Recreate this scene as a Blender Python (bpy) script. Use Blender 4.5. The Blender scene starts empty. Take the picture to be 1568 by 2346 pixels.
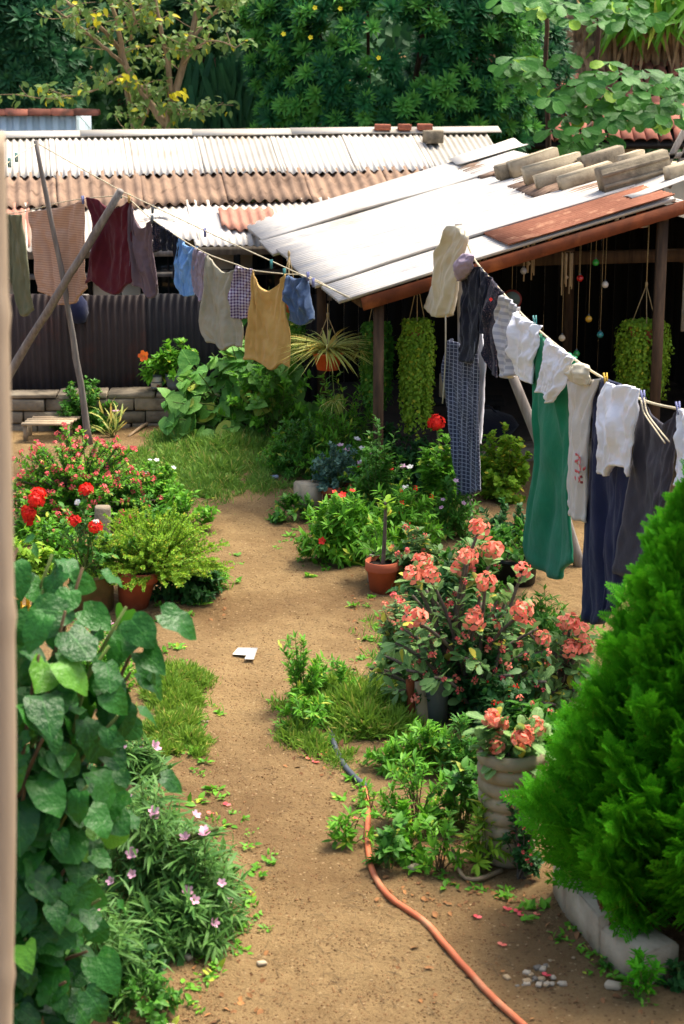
import bpy, bmesh, math, random
import numpy as np
from mathutils import Vector, Matrix

# ------------------------------------------------------------------ camera, sky, sun, exposure
F = 4300.0                       # focal length in units of the 1568 x 2346 working grid
PITCH = math.radians(15.26)
CAMH = 4.09
scene = bpy.context.scene
cam = bpy.data.cameras.new("camera"); camo = bpy.data.objects.new("camera", cam)
scene.collection.objects.link(camo); scene.camera = camo
camo.location = (0, 0, CAMH); camo.rotation_euler = (math.radians(90) - PITCH, 0, 0)
cam.sensor_fit = 'VERTICAL'; cam.sensor_height = 36; cam.lens = F / 2346 * 36
cam.clip_end = 800; cam.clip_start = .1
cam.dof.use_dof = True; cam.dof.focus_distance = 13.0; cam.dof.aperture_fstop = 4.0

SUN_EL, SUN_AZ = math.radians(64), math.radians(52)   # azimuth clockwise from +Y
w = bpy.data.worlds.new("World"); scene.world = w; w.use_nodes = True
nt = w.node_tree; bg = nt.nodes["Background"]; sky = nt.nodes.new("ShaderNodeTexSky")
sky.sky_type = 'NISHITA'; sky.sun_disc = False; sky.sun_elevation = SUN_EL; sky.sun_rotation = SUN_AZ
sky.air_density = 1.0; sky.dust_density = 6.0; sky.ozone_density = 1.0
nt.links.new(sky.outputs[0], bg.inputs[0]); bg.inputs[1].default_value = .15
sl = bpy.data.lights.new("sun", 'SUN'); sl.energy = 2.6; sl.angle = math.radians(22); sl.color = (1, .92, .78)
so = bpy.data.objects.new("sun", sl); scene.collection.objects.link(so)
sd = Vector((math.sin(SUN_AZ) * math.cos(SUN_EL), math.cos(SUN_AZ) * math.cos(SUN_EL), math.sin(SUN_EL)))
so.rotation_euler = sd.to_track_quat('Z', 'Y').to_euler(); so.location = sd * 40
vs = scene.view_settings
vs.view_transform = 'Standard'; vs.look = 'None'; vs.exposure = 1.2; vs.gamma = 1
vs.use_curve_mapping = False
scene.cycles.max_bounces = 6; scene.cycles.diffuse_bounces = 3; scene.cycles.transmission_bounces = 4
scene.cycles.transparent_max_bounces = 4; scene.cycles.use_denoising = True

random.seed(11); rng = np.random.default_rng(11)
R = math.radians
def U(a, b, n=None): return rng.uniform(a, b, n)
def S(r, g, b):
    return tuple((c / 255 / 12.92) if c / 255 <= .04045 else ((c / 255 + .055) / 1.055) ** 2.4 for c in (r, g, b))

# ------------------------------------------------------------------ picture grid -> place
_fw = np.array([0, math.cos(PITCH), -math.sin(PITCH)]); _up = np.array([0, math.sin(PITCH), math.cos(PITCH)])
CP = np.array([0, 0, CAMH])
def ray(px, py):
    d = _fw * F + np.array([1., 0, 0]) * (px - 784) - _up * (py - 1173); return d / np.linalg.norm(d)
def atY(px, py, Y):
    d = ray(px, py); return CP + d * (Y / d[1])
def atZ(px, py, z):
    d = ray(px, py); return CP + d * ((z - CAMH) / d[2])
def onplane(px, py, A, B, off=0.):
    """point on the upright plane through plan points A and B"""
    A = np.array(A[:2], float); B = np.array(B[:2], float); t = (B - A) / np.linalg.norm(B - A)
    n = np.array([t[1], -t[0]])
    if n[1] > 0: n = -n
    d = ray(px, py); k = ((A + n * off) @ n) / (d[:2] @ n)
    return CP + d * k
def scale_at(Y):               # grid units per metre at ground-distance Y
    return F / (Y * math.cos(PITCH) + CAMH * math.sin(PITCH) * .75)

# ------------------------------------------------------------------ noise and ground relief
def vnoise(x, y, seed=0):
    x = np.asarray(x, float); y = np.asarray(y, float)
    ix = np.floor(x).astype(np.int64); iy = np.floor(y).astype(np.int64); fx = x - ix; fy = y - iy
    fx = fx * fx * (3 - 2 * fx); fy = fy * fy * (3 - 2 * fy)
    def h(a, b):
        n = (a * 374761393 + b * 668265263 + seed * 974711) & 0xffffffff
        n = ((n ^ (n >> 13)) * 1274126177) & 0xffffffff
        return ((n ^ (n >> 16)) & 0xffff) / 65535. - .5
    return (h(ix, iy) * (1 - fx) + h(ix + 1, iy) * fx) * (1 - fy) + (h(ix, iy + 1) * (1 - fx) + h(ix + 1, iy + 1) * fx) * fy
def fbm(x, y, s=0, o=4):
    r = 0; a = 1.
    for i in range(o):
        r = r + a * vnoise(np.asarray(x) * 2 ** i + 17.3 * i, np.asarray(y) * 2 ** i - 9.1 * i, s + i); a *= .5
    return r
MOUNDS = []                     # x, y, rx, ry, height
def gh(x, y):
    x = np.asarray(x, float); y = np.asarray(y, float)
    z = .05 * fbm(x * .5, y * .5, 3, 3) + .022 * fbm(x * 2.6, y * 2.2, 5, 4)
    for (cx, cy, rx, ry, h) in MOUNDS:
        z = z + h * np.exp(-(((x - cx) / rx) ** 2 + ((y - cy) / ry) ** 2))
    far = np.clip((y - 28) / 30, 0, 1)
    return z + far * far * 15
def G(px, py):
    z = 0.
    for _ in range(4):
        p = atZ(px, py, z); z = float(gh(p[0], p[1]))
    p[2] = z; return p

# ------------------------------------------------------------------ meshes and objects
class MB:
    def __init__(s): s.V = []; s.F = {}; s.n = 0
    def add(s, V, Fs):
        V = np.asarray(V, float).reshape(-1, 3)
        for f in Fs:
            f = np.asarray(f, np.int64)
            if f.ndim == 1: f = f[None]
            if len(f): s.F.setdefault(f.shape[1], []).append(f + s.n)
        s.V.append(V); s.n += len(V); return s
    def box(s, c, size, M=None):
        h = np.array(size) / 2.
        v = np.array([[x, y, z] for x in (-1, 1) for y in (-1, 1) for z in (-1, 1)]) * h
        if M is not None: v = v @ np.array(M).T
        return s.add(v + np.array(c), [[[0, 1, 3, 2], [4, 6, 7, 5], [0, 4, 5, 1], [2, 3, 7, 6], [0, 2, 6, 4], [1, 5, 7, 3]]])
    def beam(s, a, b, wd, ht, up=(0, 0, 1)):
        a = np.array(a, float); b = np.array(b, float); y = b - a; L = np.linalg.norm(y); y /= L
        x = np.cross(y, up); x /= np.linalg.norm(x); z = np.cross(x, y)
        return s.box((a + b) / 2, (wd, L, ht), np.stack([x, y, z], 1))
    def rbox(s, size, M4, bev=.012, jit=.004, seg=1):
        bm = bmesh.new(); bmesh.ops.create_cube(bm, size=1)
        bmesh.ops.scale(bm, vec=size, verts=bm.verts)
        bmesh.ops.bevel(bm, geom=list(bm.edges), offset=bev, segments=seg, affect='EDGES')
        for v in bm.verts: v.co += Vector((random.uniform(-jit, jit), random.uniform(-jit, jit), random.uniform(-jit, jit)))
        bm.transform(M4); bm.verts.ensure_lookup_table(); bm.verts.index_update()
        s.add([v.co[:] for v in bm.verts], [[v.index for v in f.verts] for f in bm.faces]); bm.free(); return s
    def tube(s, P, r, k=6, cap=True):
        P = np.asarray(P, float); n = len(P); r = np.broadcast_to(np.asarray(r, float), (n,))
        T = np.gradient(P, axis=0); T /= np.linalg.norm(T, axis=1)[:, None] + 1e-9
        ref = np.array([0, 0, 1.]) if abs(T[0][2]) < .9 else np.array([1., 0, 0])
        V = []
        x = np.cross(T[0], ref)
        for i in range(n):
            x = x - T[i] * (x @ T[i]); x /= np.linalg.norm(x) + 1e-9; y = np.cross(T[i], x)
            a = np.arange(k) * 2 * math.pi / k
            V.append(P[i] + r[i] * (np.cos(a)[:, None] * x + np.sin(a)[:, None] * y))
        i = np.arange(n - 1)[:, None] * k; j = np.arange(k)[None]; j2 = (j + 1) % k
        q = np.stack([i + j, i + j2, i + k + j2, i + k + j], -1).reshape(-1, 4)
        fs = [q]
        if cap: fs += [np.arange(k)[::-1], np.arange(k) + (n - 1) * k]
        return s.add(np.concatenate(V), fs)
    def lathe(s, prof, c, k=24, wob=0., tilt=None):
        c = np.array(c, float); a = np.arange(k) * 2 * math.pi / k; V = []
        for (r, z) in prof:
            rr = r * (1 + wob * np.sin(3 * a + z * 9))
            V.append(np.stack([rr * np.cos(a), rr * np.sin(a), np.full(k, z)], 1))
        V = np.concatenate(V); n = len(prof)
        if tilt is not None: V = V @ np.array(Matrix.Rotation(tilt[0], 3, tilt[1])).T
        i = np.arange(n - 1)[:, None] * k; j = np.arange(k)[None]; j2 = (j + 1) % k
        q = np.stack([i + j, i + j2, i + k + j2, i + k + j], -1).reshape(-1, 4)
        fs = [q]
        if prof[0][0] > 1e-4: fs.append(np.arange(k)[::-1])
        if prof[-1][0] > 1e-4: fs.append(np.arange(k) + (n - 1) * k)
        return s.add(V + c, fs)
    def grid(s, P, close=False):
        n, m = P.shape[:2]
        i = np.arange(n - 1)[:, None] * m; j = np.arange(m - 1)[None]
        return s.add(P.reshape(-1, 3), [np.stack([i + j, i + j + 1, i + m + j + 1, i + m + j], -1).reshape(-1, 4)])
    def slab(s, P, Q):
        """closed shell between two grids of the same shape"""
        n, m = P.shape[:2]; s0 = s.n
        i = np.arange(n - 1)[:, None] * m; j = np.arange(m - 1)[None]
        q = np.stack([i + j, i + j + 1, i + m + j + 1, i + m + j], -1).reshape(-1, 4)
        b = np.concatenate([np.arange(m), np.arange(1, n) * m + m - 1, (n - 1) * m + np.arange(m - 2, -1, -1), np.arange(n - 2, 0, -1) * m])
        b2 = np.roll(b, -1); o = n * m
        side = np.stack([b2, b, b + o, b2 + o], 1)
        return s.add(np.concatenate([P.reshape(-1, 3), Q.reshape(-1, 3)]), [q, (q + o)[:, ::-1], side])
    def mesh(s, name, mat, org=(0, 0, 0), smooth=False):
        V = np.concatenate(s.V) - np.array(org); me = bpy.data.meshes.new(name)
        me.vertices.add(len(V)); me.vertices.foreach_set("co", V.astype(np.float32).ravel())
        loops = []; tot = []
        for k, fl in s.F.items():
            f = np.concatenate(fl); loops.append(f.ravel()); tot.append(np.full(len(f), k))
        loops = np.concatenate(loops); tot = np.concatenate(tot); st = np.concatenate([[0], np.cumsum(tot)[:-1]])
        me.loops.add(len(loops)); me.loops.foreach_set("vertex_index", loops.astype(np.int32))
        me.polygons.add(len(tot)); me.polygons.foreach_set("loop_start", st.astype(np.int32))
        me.polygons.foreach_set("loop_total", tot.astype(np.int32))
        if smooth: me.polygons.foreach_set("use_smooth", np.ones(len(tot), bool))
        me.update(calc_edges=True); me.validate()
        if mat is not None: me.materials.append(mat)
        return me
ORG = {}
COL = scene.collection
def tag(o, label=None, cat=None, group=None, kind=None):
    if label: o["label"] = label
    if cat: o["category"] = cat
    if group: o["group"] = group
    if kind: o["kind"] = kind
    return o
def thing(name, loc, label, cat, group=None):
    o = bpy.data.objects.new(name, None); COL.objects.link(o); o.location = [float(c) for c in loc]
    o.empty_display_size = .05; ORG[o.name] = np.array(loc, float); return tag(o, label, cat, group)
def part(name, mb, mat, parent, smooth=False, kind=None, label=None):
    org = ORG[parent.name]; o = bpy.data.objects.new(name, mb.mesh(name, mat, org, smooth)); COL.objects.link(o)
    o.parent = parent; ORG[o.name] = org; return tag(o, label, None, None, kind)
def top(name, mb, mat, loc, label, cat, group=None, smooth=False, kind=None):
    o = bpy.data.objects.new(name, mb.mesh(name, mat, loc, smooth)); COL.objects.link(o)
    o.location = [float(c) for c in loc]; ORG[o.name] = np.array(loc, float); return tag(o, label, cat, group, kind)
def inst(name, me, parent, M):
    o = bpy.data.objects.new(name, me); COL.objects.link(o); o.parent = parent
    org = ORG[parent.name]; o.matrix_basis = Matrix.Translation([-float(c) for c in org]) @ M; ORG[o.name] = org; return o
def frame(P, D, N, s):
    """matrix: y along D, z near N, at P, scale s"""
    D = np.asarray(D, float); D = D / np.linalg.norm(D); x = np.cross(D, N); x /= np.linalg.norm(x) + 1e-9; z = np.cross(x, D)
    s = np.broadcast_to(np.asarray(s, float), (3,))
    return Matrix(((x[0] * s[0], D[0] * s[1], z[0] * s[2], P[0]), (x[1] * s[0], D[1] * s[1], z[1] * s[2], P[1]), (x[2] * s[0], D[2] * s[1], z[2] * s[2], P[2]), (0, 0, 0, 1)))
def scatter(mb, T, P, D, N, s):
    """add many copies of template T=(V,[faces]) : y along D, z near N"""
    P = np.asarray(P, float); n = len(P)
    if n == 0: return mb
    D = D / (np.linalg.norm(D, axis=1)[:, None] + 1e-9)
    X = np.cross(D, N); X /= np.linalg.norm(X, axis=1)[:, None] + 1e-9; Z = np.cross(X, D)
    s = np.asarray(s, float)
    if s.ndim == 0: s = np.full(n, float(s))
    if s.ndim == 1: s = np.repeat(s[:, None], 3, 1)
    V, Fs = T; k = len(V)
    W = P[:, None] + s[:, None, 0:1] * V[None, :, 0:1] * X[:, None] + s[:, None, 1:2] * V[None, :, 1:2] * D[:, None] + s[:, None, 2:3] * V[None, :, 2:3] * Z[:, None]
    off = (np.arange(n) * k)[:, None, None]
    mb.add(W.reshape(-1, 3), [(np.asarray(f)[None] + off).reshape(-1, np.asarray(f).shape[1]) for f in Fs]); return mb
def rnd(n): 
    v = rng.normal(size=(n, 3)); return v / np.linalg.norm(v, axis=1)[:, None]
def poly(pts, n, smooth=True):
    """resample a polyline (any dimension) to n points, Catmull-Rom smoothed"""
    P = np.asarray(pts, float)
    if len(P) > 2 and smooth:
        Q = np.vstack([2 * P[0] - P[1], P, 2 * P[-1] - P[-2]]); out = []
        for i in range(1, len(Q) - 2):
            t = np.linspace(0, 1, 12, endpoint=False)[:, None]; a, b, c, d = Q[i - 1], Q[i], Q[i + 1], Q[i + 2]
            out.append(.5 * (2 * b + (c - a) * t + (2 * a - 5 * b + 4 * c - d) * t ** 2 + (3 * b - a - 3 * c + d) * t ** 3))
        P = np.vstack(out + [P[-1:]])
    L = np.concatenate([[0], np.cumsum(np.linalg.norm(np.diff(P, axis=0), axis=1))]); t = np.linspace(0, L[-1], n)
    return np.stack([np.interp(t, L, P[:, i]) for i in range(P.shape[1])], 1)
# ------------------------------------------------------------------ materials
def _new(name):
    m = bpy.data.materials.new(name); m.use_nodes = True; n = m.node_tree.nodes; l = m.node_tree.links
    return m, n, l, n["Principled BSDF"]
def _mix(n, l, fac, a, b, mode='MIX'):
    x = n.new("ShaderNodeMix"); x.data_type = 'RGBA'; x.blend_type = mode
    for sock, v in ((x.inputs[0], fac), (x.inputs[6], a), (x.inputs[7], b)):
        if hasattr(v, "links"): l.new(v, sock)
        elif isinstance(v, tuple): sock.default_value = (*v[:3], 1)
        else: sock.default_value = v
    return x.outputs[2]
def _noise(n, l, vec, scale, detail=4, rough=.6):
    t = n.new("ShaderNodeTexNoise"); t.inputs["Scale"].default_value = scale; t.inputs["Detail"].default_value = detail
    t.inputs["Roughness"].default_value = rough; l.new(vec, t.inputs["Vector"]); return t.outputs[0]
def _ramp(n, l, v, a, b):
    r = n.new("ShaderNodeMapRange"); r.inputs[1].default_value = a; r.inputs[2].default_value = b; l.new(v, r.inputs[0]); return r.outputs[0]
def _math(n, l, op, a, b=0.):
    x = n.new("ShaderNodeMath"); x.operation = op
    for s_, v in ((x.inputs[0], a), (x.inputs[1], b)):
        if hasattr(v, "links"): l.new(v, s_)
        else: s_.default_value = v
    return x.outputs[0]
def _rand(n, l):
    g = n.new("ShaderNodeNewGeometry"); o = n.new("ShaderNodeObjectInfo")
    return _math(n, l, 'FRACT', _math(n, l, 'ADD', g.outputs["Random Per Island"], o.outputs["Random"]))
def _vec(n, l, stretch=None):
    c = n.new("ShaderNodeTexCoord").outputs["Object"]
    if stretch:
        m = n.new("ShaderNodeMapping"); m.inputs["Scale"].default_value = stretch; l.new(c, m.inputs[0]); c = m.outputs[0]
    return c
def _bump(n, l, b, h, strength, dist=.01):
    x = n.new("ShaderNodeBump"); x.inputs["Strength"].default_value = strength; x.inputs["Distance"].default_value = dist
    l.new(h, x.inputs["Height"]); l.new(x.outputs[0], b.inputs["Normal"])
def mat(name, c1, c2=None, scale=8, rough=.8, bump=.3, bscale=60, spec=.3, c3=None, s3=3, t3=(.55, .7), island=.12, stretch=None, metal=0., dist=.006):
    m, n, l, b = _new(name); v = _vec(n, l, stretch)
    col = _mix(n, l, _ramp(n, l, _noise(n, l, v, scale), .3, .7), c1, c2 or tuple(.75 * c for c in c1))
    if c3: col = _mix(n, l, _ramp(n, l, _noise(n, l, v, s3, 6), *t3), col, c3)
    if island:
        k = _ramp(n, l, _rand(n, l), 0, 1); g = n.new("ShaderNodeCombineColor"); f = _math(n, l, 'ADD', _math(n, l, 'MULTIPLY', k, 2 * island), 1 - island)
        for i in range(3): l.new(f, g.inputs[i])
        col = _mix(n, l, 1., col, g.outputs[0], 'MULTIPLY')
    l.new(col, b.inputs["Base Color"]); b.inputs["Roughness"].default_value = rough
    b.inputs["Specular IOR Level"].default_value = spec; b.inputs["Metallic"].default_value = metal
    if bump: _bump(n, l, b, _noise(n, l, v, bscale, 5), bump, dist)
    return m
def leafmat(name, dark, light, yellow=None, yfrac=.06, rough=.45, transl=.28, spec=.35, nscale=4., veins=0.):
    if not name.endswith('near'): rough = max(rough, .5); spec = min(spec, .2)
    m, n, l, b = _new(name); r = _rand(n, l); v = _vec(n, l)
    col = _mix(n, l, r, dark, light)
    col = _mix(n, l, _math(n, l, 'MULTIPLY', _ramp(n, l, _noise(n, l, v, nscale, 3), .35, .7), .55), col, light)
    if yellow: 
        r2 = _math(n, l, 'FRACT', _math(n, l, 'MULTIPLY', r, 17.31)); col = _mix(n, l, _math(n, l, 'GREATER_THAN', r2, 1 - yfrac), col, yellow)
    if veins and 'near' in name: col = _mix(n, l, _math(n, l, 'MULTIPLY', _ramp(n, l, _noise(n, l, v, 3.2, 5, .7), .58, .72), .45), col, S(112, 132, 44))
    if veins:                                   # midrib and side veins on a leaf that is an object of its own
        sp = n.new("ShaderNodeSeparateXYZ"); l.new(v, sp.inputs[0]); ax = _math(n, l, 'ABSOLUTE', sp.outputs[0])
        mid = _math(n, l, 'LESS_THAN', ax, .014); q = _math(n, l, 'FRACT', _math(n, l, 'ADD', _math(n, l, 'MULTIPLY', _math(n, l, 'SUBTRACT', sp.outputs[1], _math(n, l, 'MULTIPLY', ax, .9)), 5.), 20.))
        side = _math(n, l, 'LESS_THAN', _math(n, l, 'ABSOLUTE', _math(n, l, 'SUBTRACT', q, .5)), .06)
        col = _mix(n, l, _math(n, l, 'MULTIPLY', _math(n, l, 'MAXIMUM', mid, _math(n, l, 'MULTIPLY', side, .3)), veins), col, tuple(min(1, c * 1.7 + .02) for c in light))
        _bump(n, l, b, _noise(n, l, v, 4, 3), .3, .04)
    l.new(col, b.inputs["Base Color"]); b.inputs["Roughness"].default_value = rough; b.inputs["Specular IOR Level"].default_value = spec
    t = n.new("ShaderNodeBsdfTranslucent"); l.new(_mix(n, l, .6, col, tuple(min(1, c * 1.6) for c in light)), t.inputs[0])
    x = n.new("ShaderNodeMixShader"); x.inputs[0].default_value = transl
    l.new(b.outputs[0], x.inputs[1]); l.new(t.outputs[0], x.inputs[2]); l.new(x.outputs[0], n["Material Output"].inputs[0])
    return m
def clothmat(name, c1, c2=None, pat=None, per=.03, c3=None, transl=.12):
    m, n, l, b = _new(name); v = _vec(n, l)
    col = _mix(n, l, _noise(n, l, v, 5, 3), c1, c2 or tuple(.8 * c for c in c1))
    if pat:
        sp = n.new("ShaderNodeSeparateXYZ"); l.new(v, sp.inputs[0])
        def stripe(sock, duty): return _math(n, l, 'GREATER_THAN', _math(n, l, 'FRACT', _math(n, l, 'ADD', _math(n, l, 'MULTIPLY', sock, 1 / per), 500.)), duty)
        if pat == 'gingham':
            f = _math(n, l, 'MULTIPLY', _math(n, l, 'ADD', stripe(sp.outputs[0], .5), stripe(sp.outputs[2], .5)), .5); col = _mix(n, l, f, col, c3)
        elif pat == 'check':
            f = _math(n, l, 'MAXIMUM', stripe(sp.outputs[0], .82), stripe(sp.outputs[2], .82)); col = _mix(n, l, f, col, c3)
        elif pat == 'rib':
            col = _mix(n, l, _math(n, l, 'MULTIPLY', stripe(sp.outputs[2], .55), .7), col, c3)
        elif pat == 'speck':
            col = _mix(n, l, _ramp(n, l, _noise(n, l, v, 140, 1), .62, .68), col, c3)
    l.new(col, b.inputs["Base Color"]); b.inputs["Roughness"].default_value = .92; b.inputs["Specular IOR Level"].default_value = .12
    b.inputs["Sheen Weight"].default_value = .15
    nb = _math(n, l, 'ADD', _noise(n, l, v, 260, 2), _math(n, l, 'MULTIPLY', _noise(n, l, v, 22, 4), 3.)); _bump(n, l, b, nb, .35, .006)
    t = n.new("ShaderNodeBsdfTranslucent"); l.new(col, t.inputs[0]); x = n.new("ShaderNodeMixShader"); x.inputs[0].default_value = transl
    l.new(b.outputs[0], x.inputs[1]); l.new(t.outputs[0], x.inputs[2]); l.new(x.outputs[0], n["Material Output"].inputs[0]); return m
def groundmat():
    m, n, l, b = _new("sandy_dirt"); v = _vec(n, l)
    big = _ramp(n, l, _noise(n, l, v, .75, 6, .65), .40, .62); mid = _ramp(n, l, _noise(n, l, v, 5, 6, .7), .35, .7)
    fine = _ramp(n, l, _noise(n, l, v, 70, 4, .7), .35, .68)
    c = _mix(n, l, big, S(170, 143, 99), S(130, 105, 70)); c = _mix(n, l, _math(n, l, 'MULTIPLY', mid, .45), c, S(122, 97, 64))
    c = _mix(n, l, _math(n, l, 'MULTIPLY', fine, .4), c, S(112, 80, 50))
    vo = n.new("ShaderNodeTexVoronoi"); vo.inputs["Scale"].default_value = 55; l.new(v, vo.inputs["Vector"])
    sp = n.new("ShaderNodeSeparateColor"); l.new(vo.outputs["Color"], sp.inputs[0])
    spk = _math(n, l, 'MULTIPLY', _math(n, l, 'GREATER_THAN', sp.outputs[0], .93), _math(n, l, 'LESS_THAN', vo.outputs["Distance"], .38))
    c = _mix(n, l, _math(n, l, 'MULTIPLY', spk, .7), c, S(184, 158, 118))
    spk2 = _math(n, l, 'MULTIPLY', _math(n, l, 'GREATER_THAN', sp.outputs[1], .86), _math(n, l, 'LESS_THAN', vo.outputs["Distance"], .42))
    c = _mix(n, l, _math(n, l, 'MULTIPLY', spk2, .6), c, S(80, 55, 36))
    l.new(c, b.inputs["Base Color"]); b.inputs["Roughness"].default_value = .95; b.inputs["Specular IOR Level"].default_value = .15
    h = _math(n, l, 'ADD', _noise(n, l, v, 90, 6, .75), _math(n, l, 'MULTIPLY', _noise(n, l, v, 18, 5), 1.6)); _bump(n, l, b, h, .9, .03)
    return m
GROUND = groundmat()
WOODG = mat("weathered_wood", S(138, 132, 124), S(100, 92, 86), 5, .85, .5, 30, stretch=(6, 6, .7))
WOODB = mat("brown_wood", S(92, 70, 50), S(58, 44, 32), 5, .85, .5, 30, stretch=(6, 6, .7))
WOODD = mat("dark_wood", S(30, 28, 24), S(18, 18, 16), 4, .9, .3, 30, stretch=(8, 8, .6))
WOODP = mat("pale_wood", S(178, 160, 132), S(140, 120, 94), 5, .85, .5, 30)
BAMBOO = mat("bamboo", S(186, 168, 144), S(150, 132, 110), 3, .6, .2, 50, stretch=(4, 4, .4))
FASCIA = mat("rusty_fascia", S(132, 68, 34), S(92, 46, 24), 6, .8, .3, 40, c3=S(160, 92, 50), s3=4)
ZINC = mat("white_zinc", S(200, 192, 180), S(182, 178, 170), 3, .6, .1, 60, .3, c3=S(178, 164, 142), s3=2.2, t3=(.56, .74), island=.06)
def zincs():
    m, n, l, b = _new("white_streaked_zinc"); v = _vec(n, l); mp = n.new("ShaderNodeMapping"); mp.inputs["Rotation"].default_value = (0, 0, -.205); l.new(v, mp.inputs[0])
    m2 = n.new("ShaderNodeMapping"); m2.inputs["Scale"].default_value = (.10, 9, 9); l.new(mp.outputs[0], m2.inputs[0])
    c = _mix(n, l, _ramp(n, l, _noise(n, l, m2.outputs[0], 1.2, 5, .7), .35, .65), S(190, 184, 173), S(172, 170, 167))
    c = _mix(n, l, _math(n, l, 'MULTIPLY', _ramp(n, l, _noise(n, l, m2.outputs[0], 2.6, 3), .58, .7), .4), c, S(126, 126, 128))
    c = _mix(n, l, _math(n, l, 'MULTIPLY', _ramp(n, l, _noise(n, l, v, 1.1, 5), .58, .75), .5), c, S(150, 130, 102))
    c = _mix(n, l, _math(n, l, 'MULTIPLY', _ramp(n, l, _noise(n, l, m2.outputs[0], .8, 2), .62, .7), .35), c, S(142, 156, 172))
    l.new(c, b.inputs["Base Color"]); b.inputs["Roughness"].default_value = .6; b.inputs["Specular IOR Level"].default_value = .25; _bump(n, l, b, _noise(n, l, v, 50, 4), .12, .006); return m
ZINCS = zincs()
ZINCR = mat("rust_streaked_zinc", S(190, 182, 168), S(174, 166, 154), 3, .55, .15, 60, .4, c3=S(186, 128, 78), s3=1.3, t3=(.52, .7), island=.06)
ZINCO = mat("old_zinc", S(182, 176, 164), S(164, 158, 146), 2, .55, .15, 60, .35, c3=S(170, 150, 122), s3=1.1, t3=(.6, .75), island=.06)
FIBRE = mat("brown_fibre_cement", S(154, 128, 106), S(110, 90, 76), 3.2, .95, .5, 50, .2, c3=S(92, 72, 58), s3=5, t3=(.56, .72), island=.14)
RUST = mat("rusty_sheet", S(146, 96, 74), S(112, 68, 50), 3, .9, .4, 50, .2, c3=S(174, 128, 100), s3=6, stretch=(1, 1, 1))
RUSTP = mat("pinkish_rust_sheet", S(180, 132, 112), S(150, 104, 86), 4, .9, .4, 50, .2)
PANELB = mat("pale_blue_panel", S(196, 216, 226), S(170, 194, 208), 2.5, .5, .1, 50, .4, c3=S(160, 84, 48), s3=2.1, t3=(.72, .76))
FENCED = mat("dark_corrugated_metal", S(48, 45, 47), S(35, 34, 37), 3, .8, .2, 60, .3, c3=S(84, 56, 46), s3=1.2, t3=(.6, .8))
FENCEB = mat("brown_corrugated_metal", S(66, 56, 53), S(50, 42, 41), 3, .8, .2, 60, .3, c3=S(98, 62, 50), s3=1.5, t3=(.52, .75))
STONE = mat("grey_brown_stone", S(154, 142, 120), S(116, 106, 90), 6, .95, .8, 40, .15, c3=S(84, 78, 66), s3=3, t3=(.55, .75), island=.15, dist=.01)
CONC = mat("sandy_concrete", S(186, 172, 146), S(150, 136, 112), 5, .95, .6, 50, .15, c3=S(122, 108, 86), s3=2.5, t3=(.58, .76), island=.08, dist=.008)
TILE = mat("clay_tile", S(164, 104, 86), S(130, 80, 64), 6, .9, .3, 40, c3=S(88, 74, 64), s3=3, t3=(.5, .68), island=.3)
BRICK = mat("red_brick", S(166, 100, 76), S(132, 78, 60), 12, .9, .5, 60)
PLAST = mat("cream_plaster", S(206, 194, 168), S(176, 164, 140), 3, .9, .3, 40)
TERRA = mat("terracotta", S(186, 98, 66), S(158, 80, 54), 5, .85, .25, 50, c3=S(196, 130, 100), s3=4, t3=(.6, .8), island=.05)
PLORANGE = mat("orange_plastic", S(196, 84, 44), S(176, 70, 36), 4, .5, .05, 40)
MOSSY = mat("mossy_pot", S(128, 112, 74), S(92, 84, 50), 8, .95, .6, 40, c3=S(150, 110, 84), s3=4, t3=(.55, .7))
BUCKETG = mat("grey_plastic", S(112, 118, 126), S(92, 98, 106), 4, .55, .05, 40)
BLACKP = mat("black_plastic", S(34, 36, 38), S(22, 24, 26), 4, .5, .05, 40)
WHITER = mat("rusty_white_enamel", S(206, 198, 180), S(176, 168, 150), 5, .6, .1, 40, c3=S(150, 90, 44), s3=6, t3=(.56, .66))
COILPOT = mat("ribbed_concrete_pot", S(166, 154, 126), S(130, 118, 92), 4, .9, .4, 50, c3=S(120, 108, 74), s3=5, t3=(.55, .75))
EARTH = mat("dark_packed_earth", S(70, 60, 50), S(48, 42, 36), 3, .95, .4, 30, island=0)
SOIL = mat("potting_soil", S(56, 44, 34), S(36, 28, 22), 20, .95, .8, 60)
ROPE = mat("rope", S(206, 196, 168), S(176, 164, 134), 40, .9, .4, 200, island=.05)
TWINE = mat("twine", S(176, 156, 114), S(146, 124, 86), 40, .9, .4, 200, island=.05)
PEGS = [mat("peg_" + k, c, None, 8, .5, 0, island=.1) for k, c in (("teal", S(60, 130, 128)), ("wood", S(196, 160, 104)), ("violet", S(120, 124, 168)), ("yellow", S(210, 170, 50)), ("grey", S(90, 96, 100)))]
HOSEO = mat("orange_hose", S(196, 112, 74), S(170, 90, 58), 3, .55, .1, 50, c3=S(180, 140, 104), s3=5, t3=(.55, .75), island=0)
HOSEK = mat("grey_hose", S(82, 88, 96), S(60, 66, 72), 4, .5, .1, 50, island=0)
PAPER = mat("white_paper", S(226, 222, 212), S(206, 200, 188), 10, .8, .2, 40, island=0)
BARK = mat("bark", S(164, 142, 112), S(124, 104, 80), 8, .95, .6, 30, stretch=(3, 3, .6))
BARKD = mat("dark_bark", S(84, 64, 50), S(54, 42, 34), 8, .95, .6, 30)
STEMG = mat("green_stem", S(96, 116, 52), S(76, 86, 44), 9, .8, .1, 40)
STEMB = mat("brown_stem", S(110, 90, 62), S(80, 64, 44), 9, .9, .2, 40)
SPINE = mat("spiny_stem", S(110, 100, 88), S(72, 62, 54), 20, .95, .4, 60)
DRY = mat("dry_leaf", S(150, 104, 60), S(96, 66, 42), 8, .9, .2, 40, island=.45)
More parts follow.
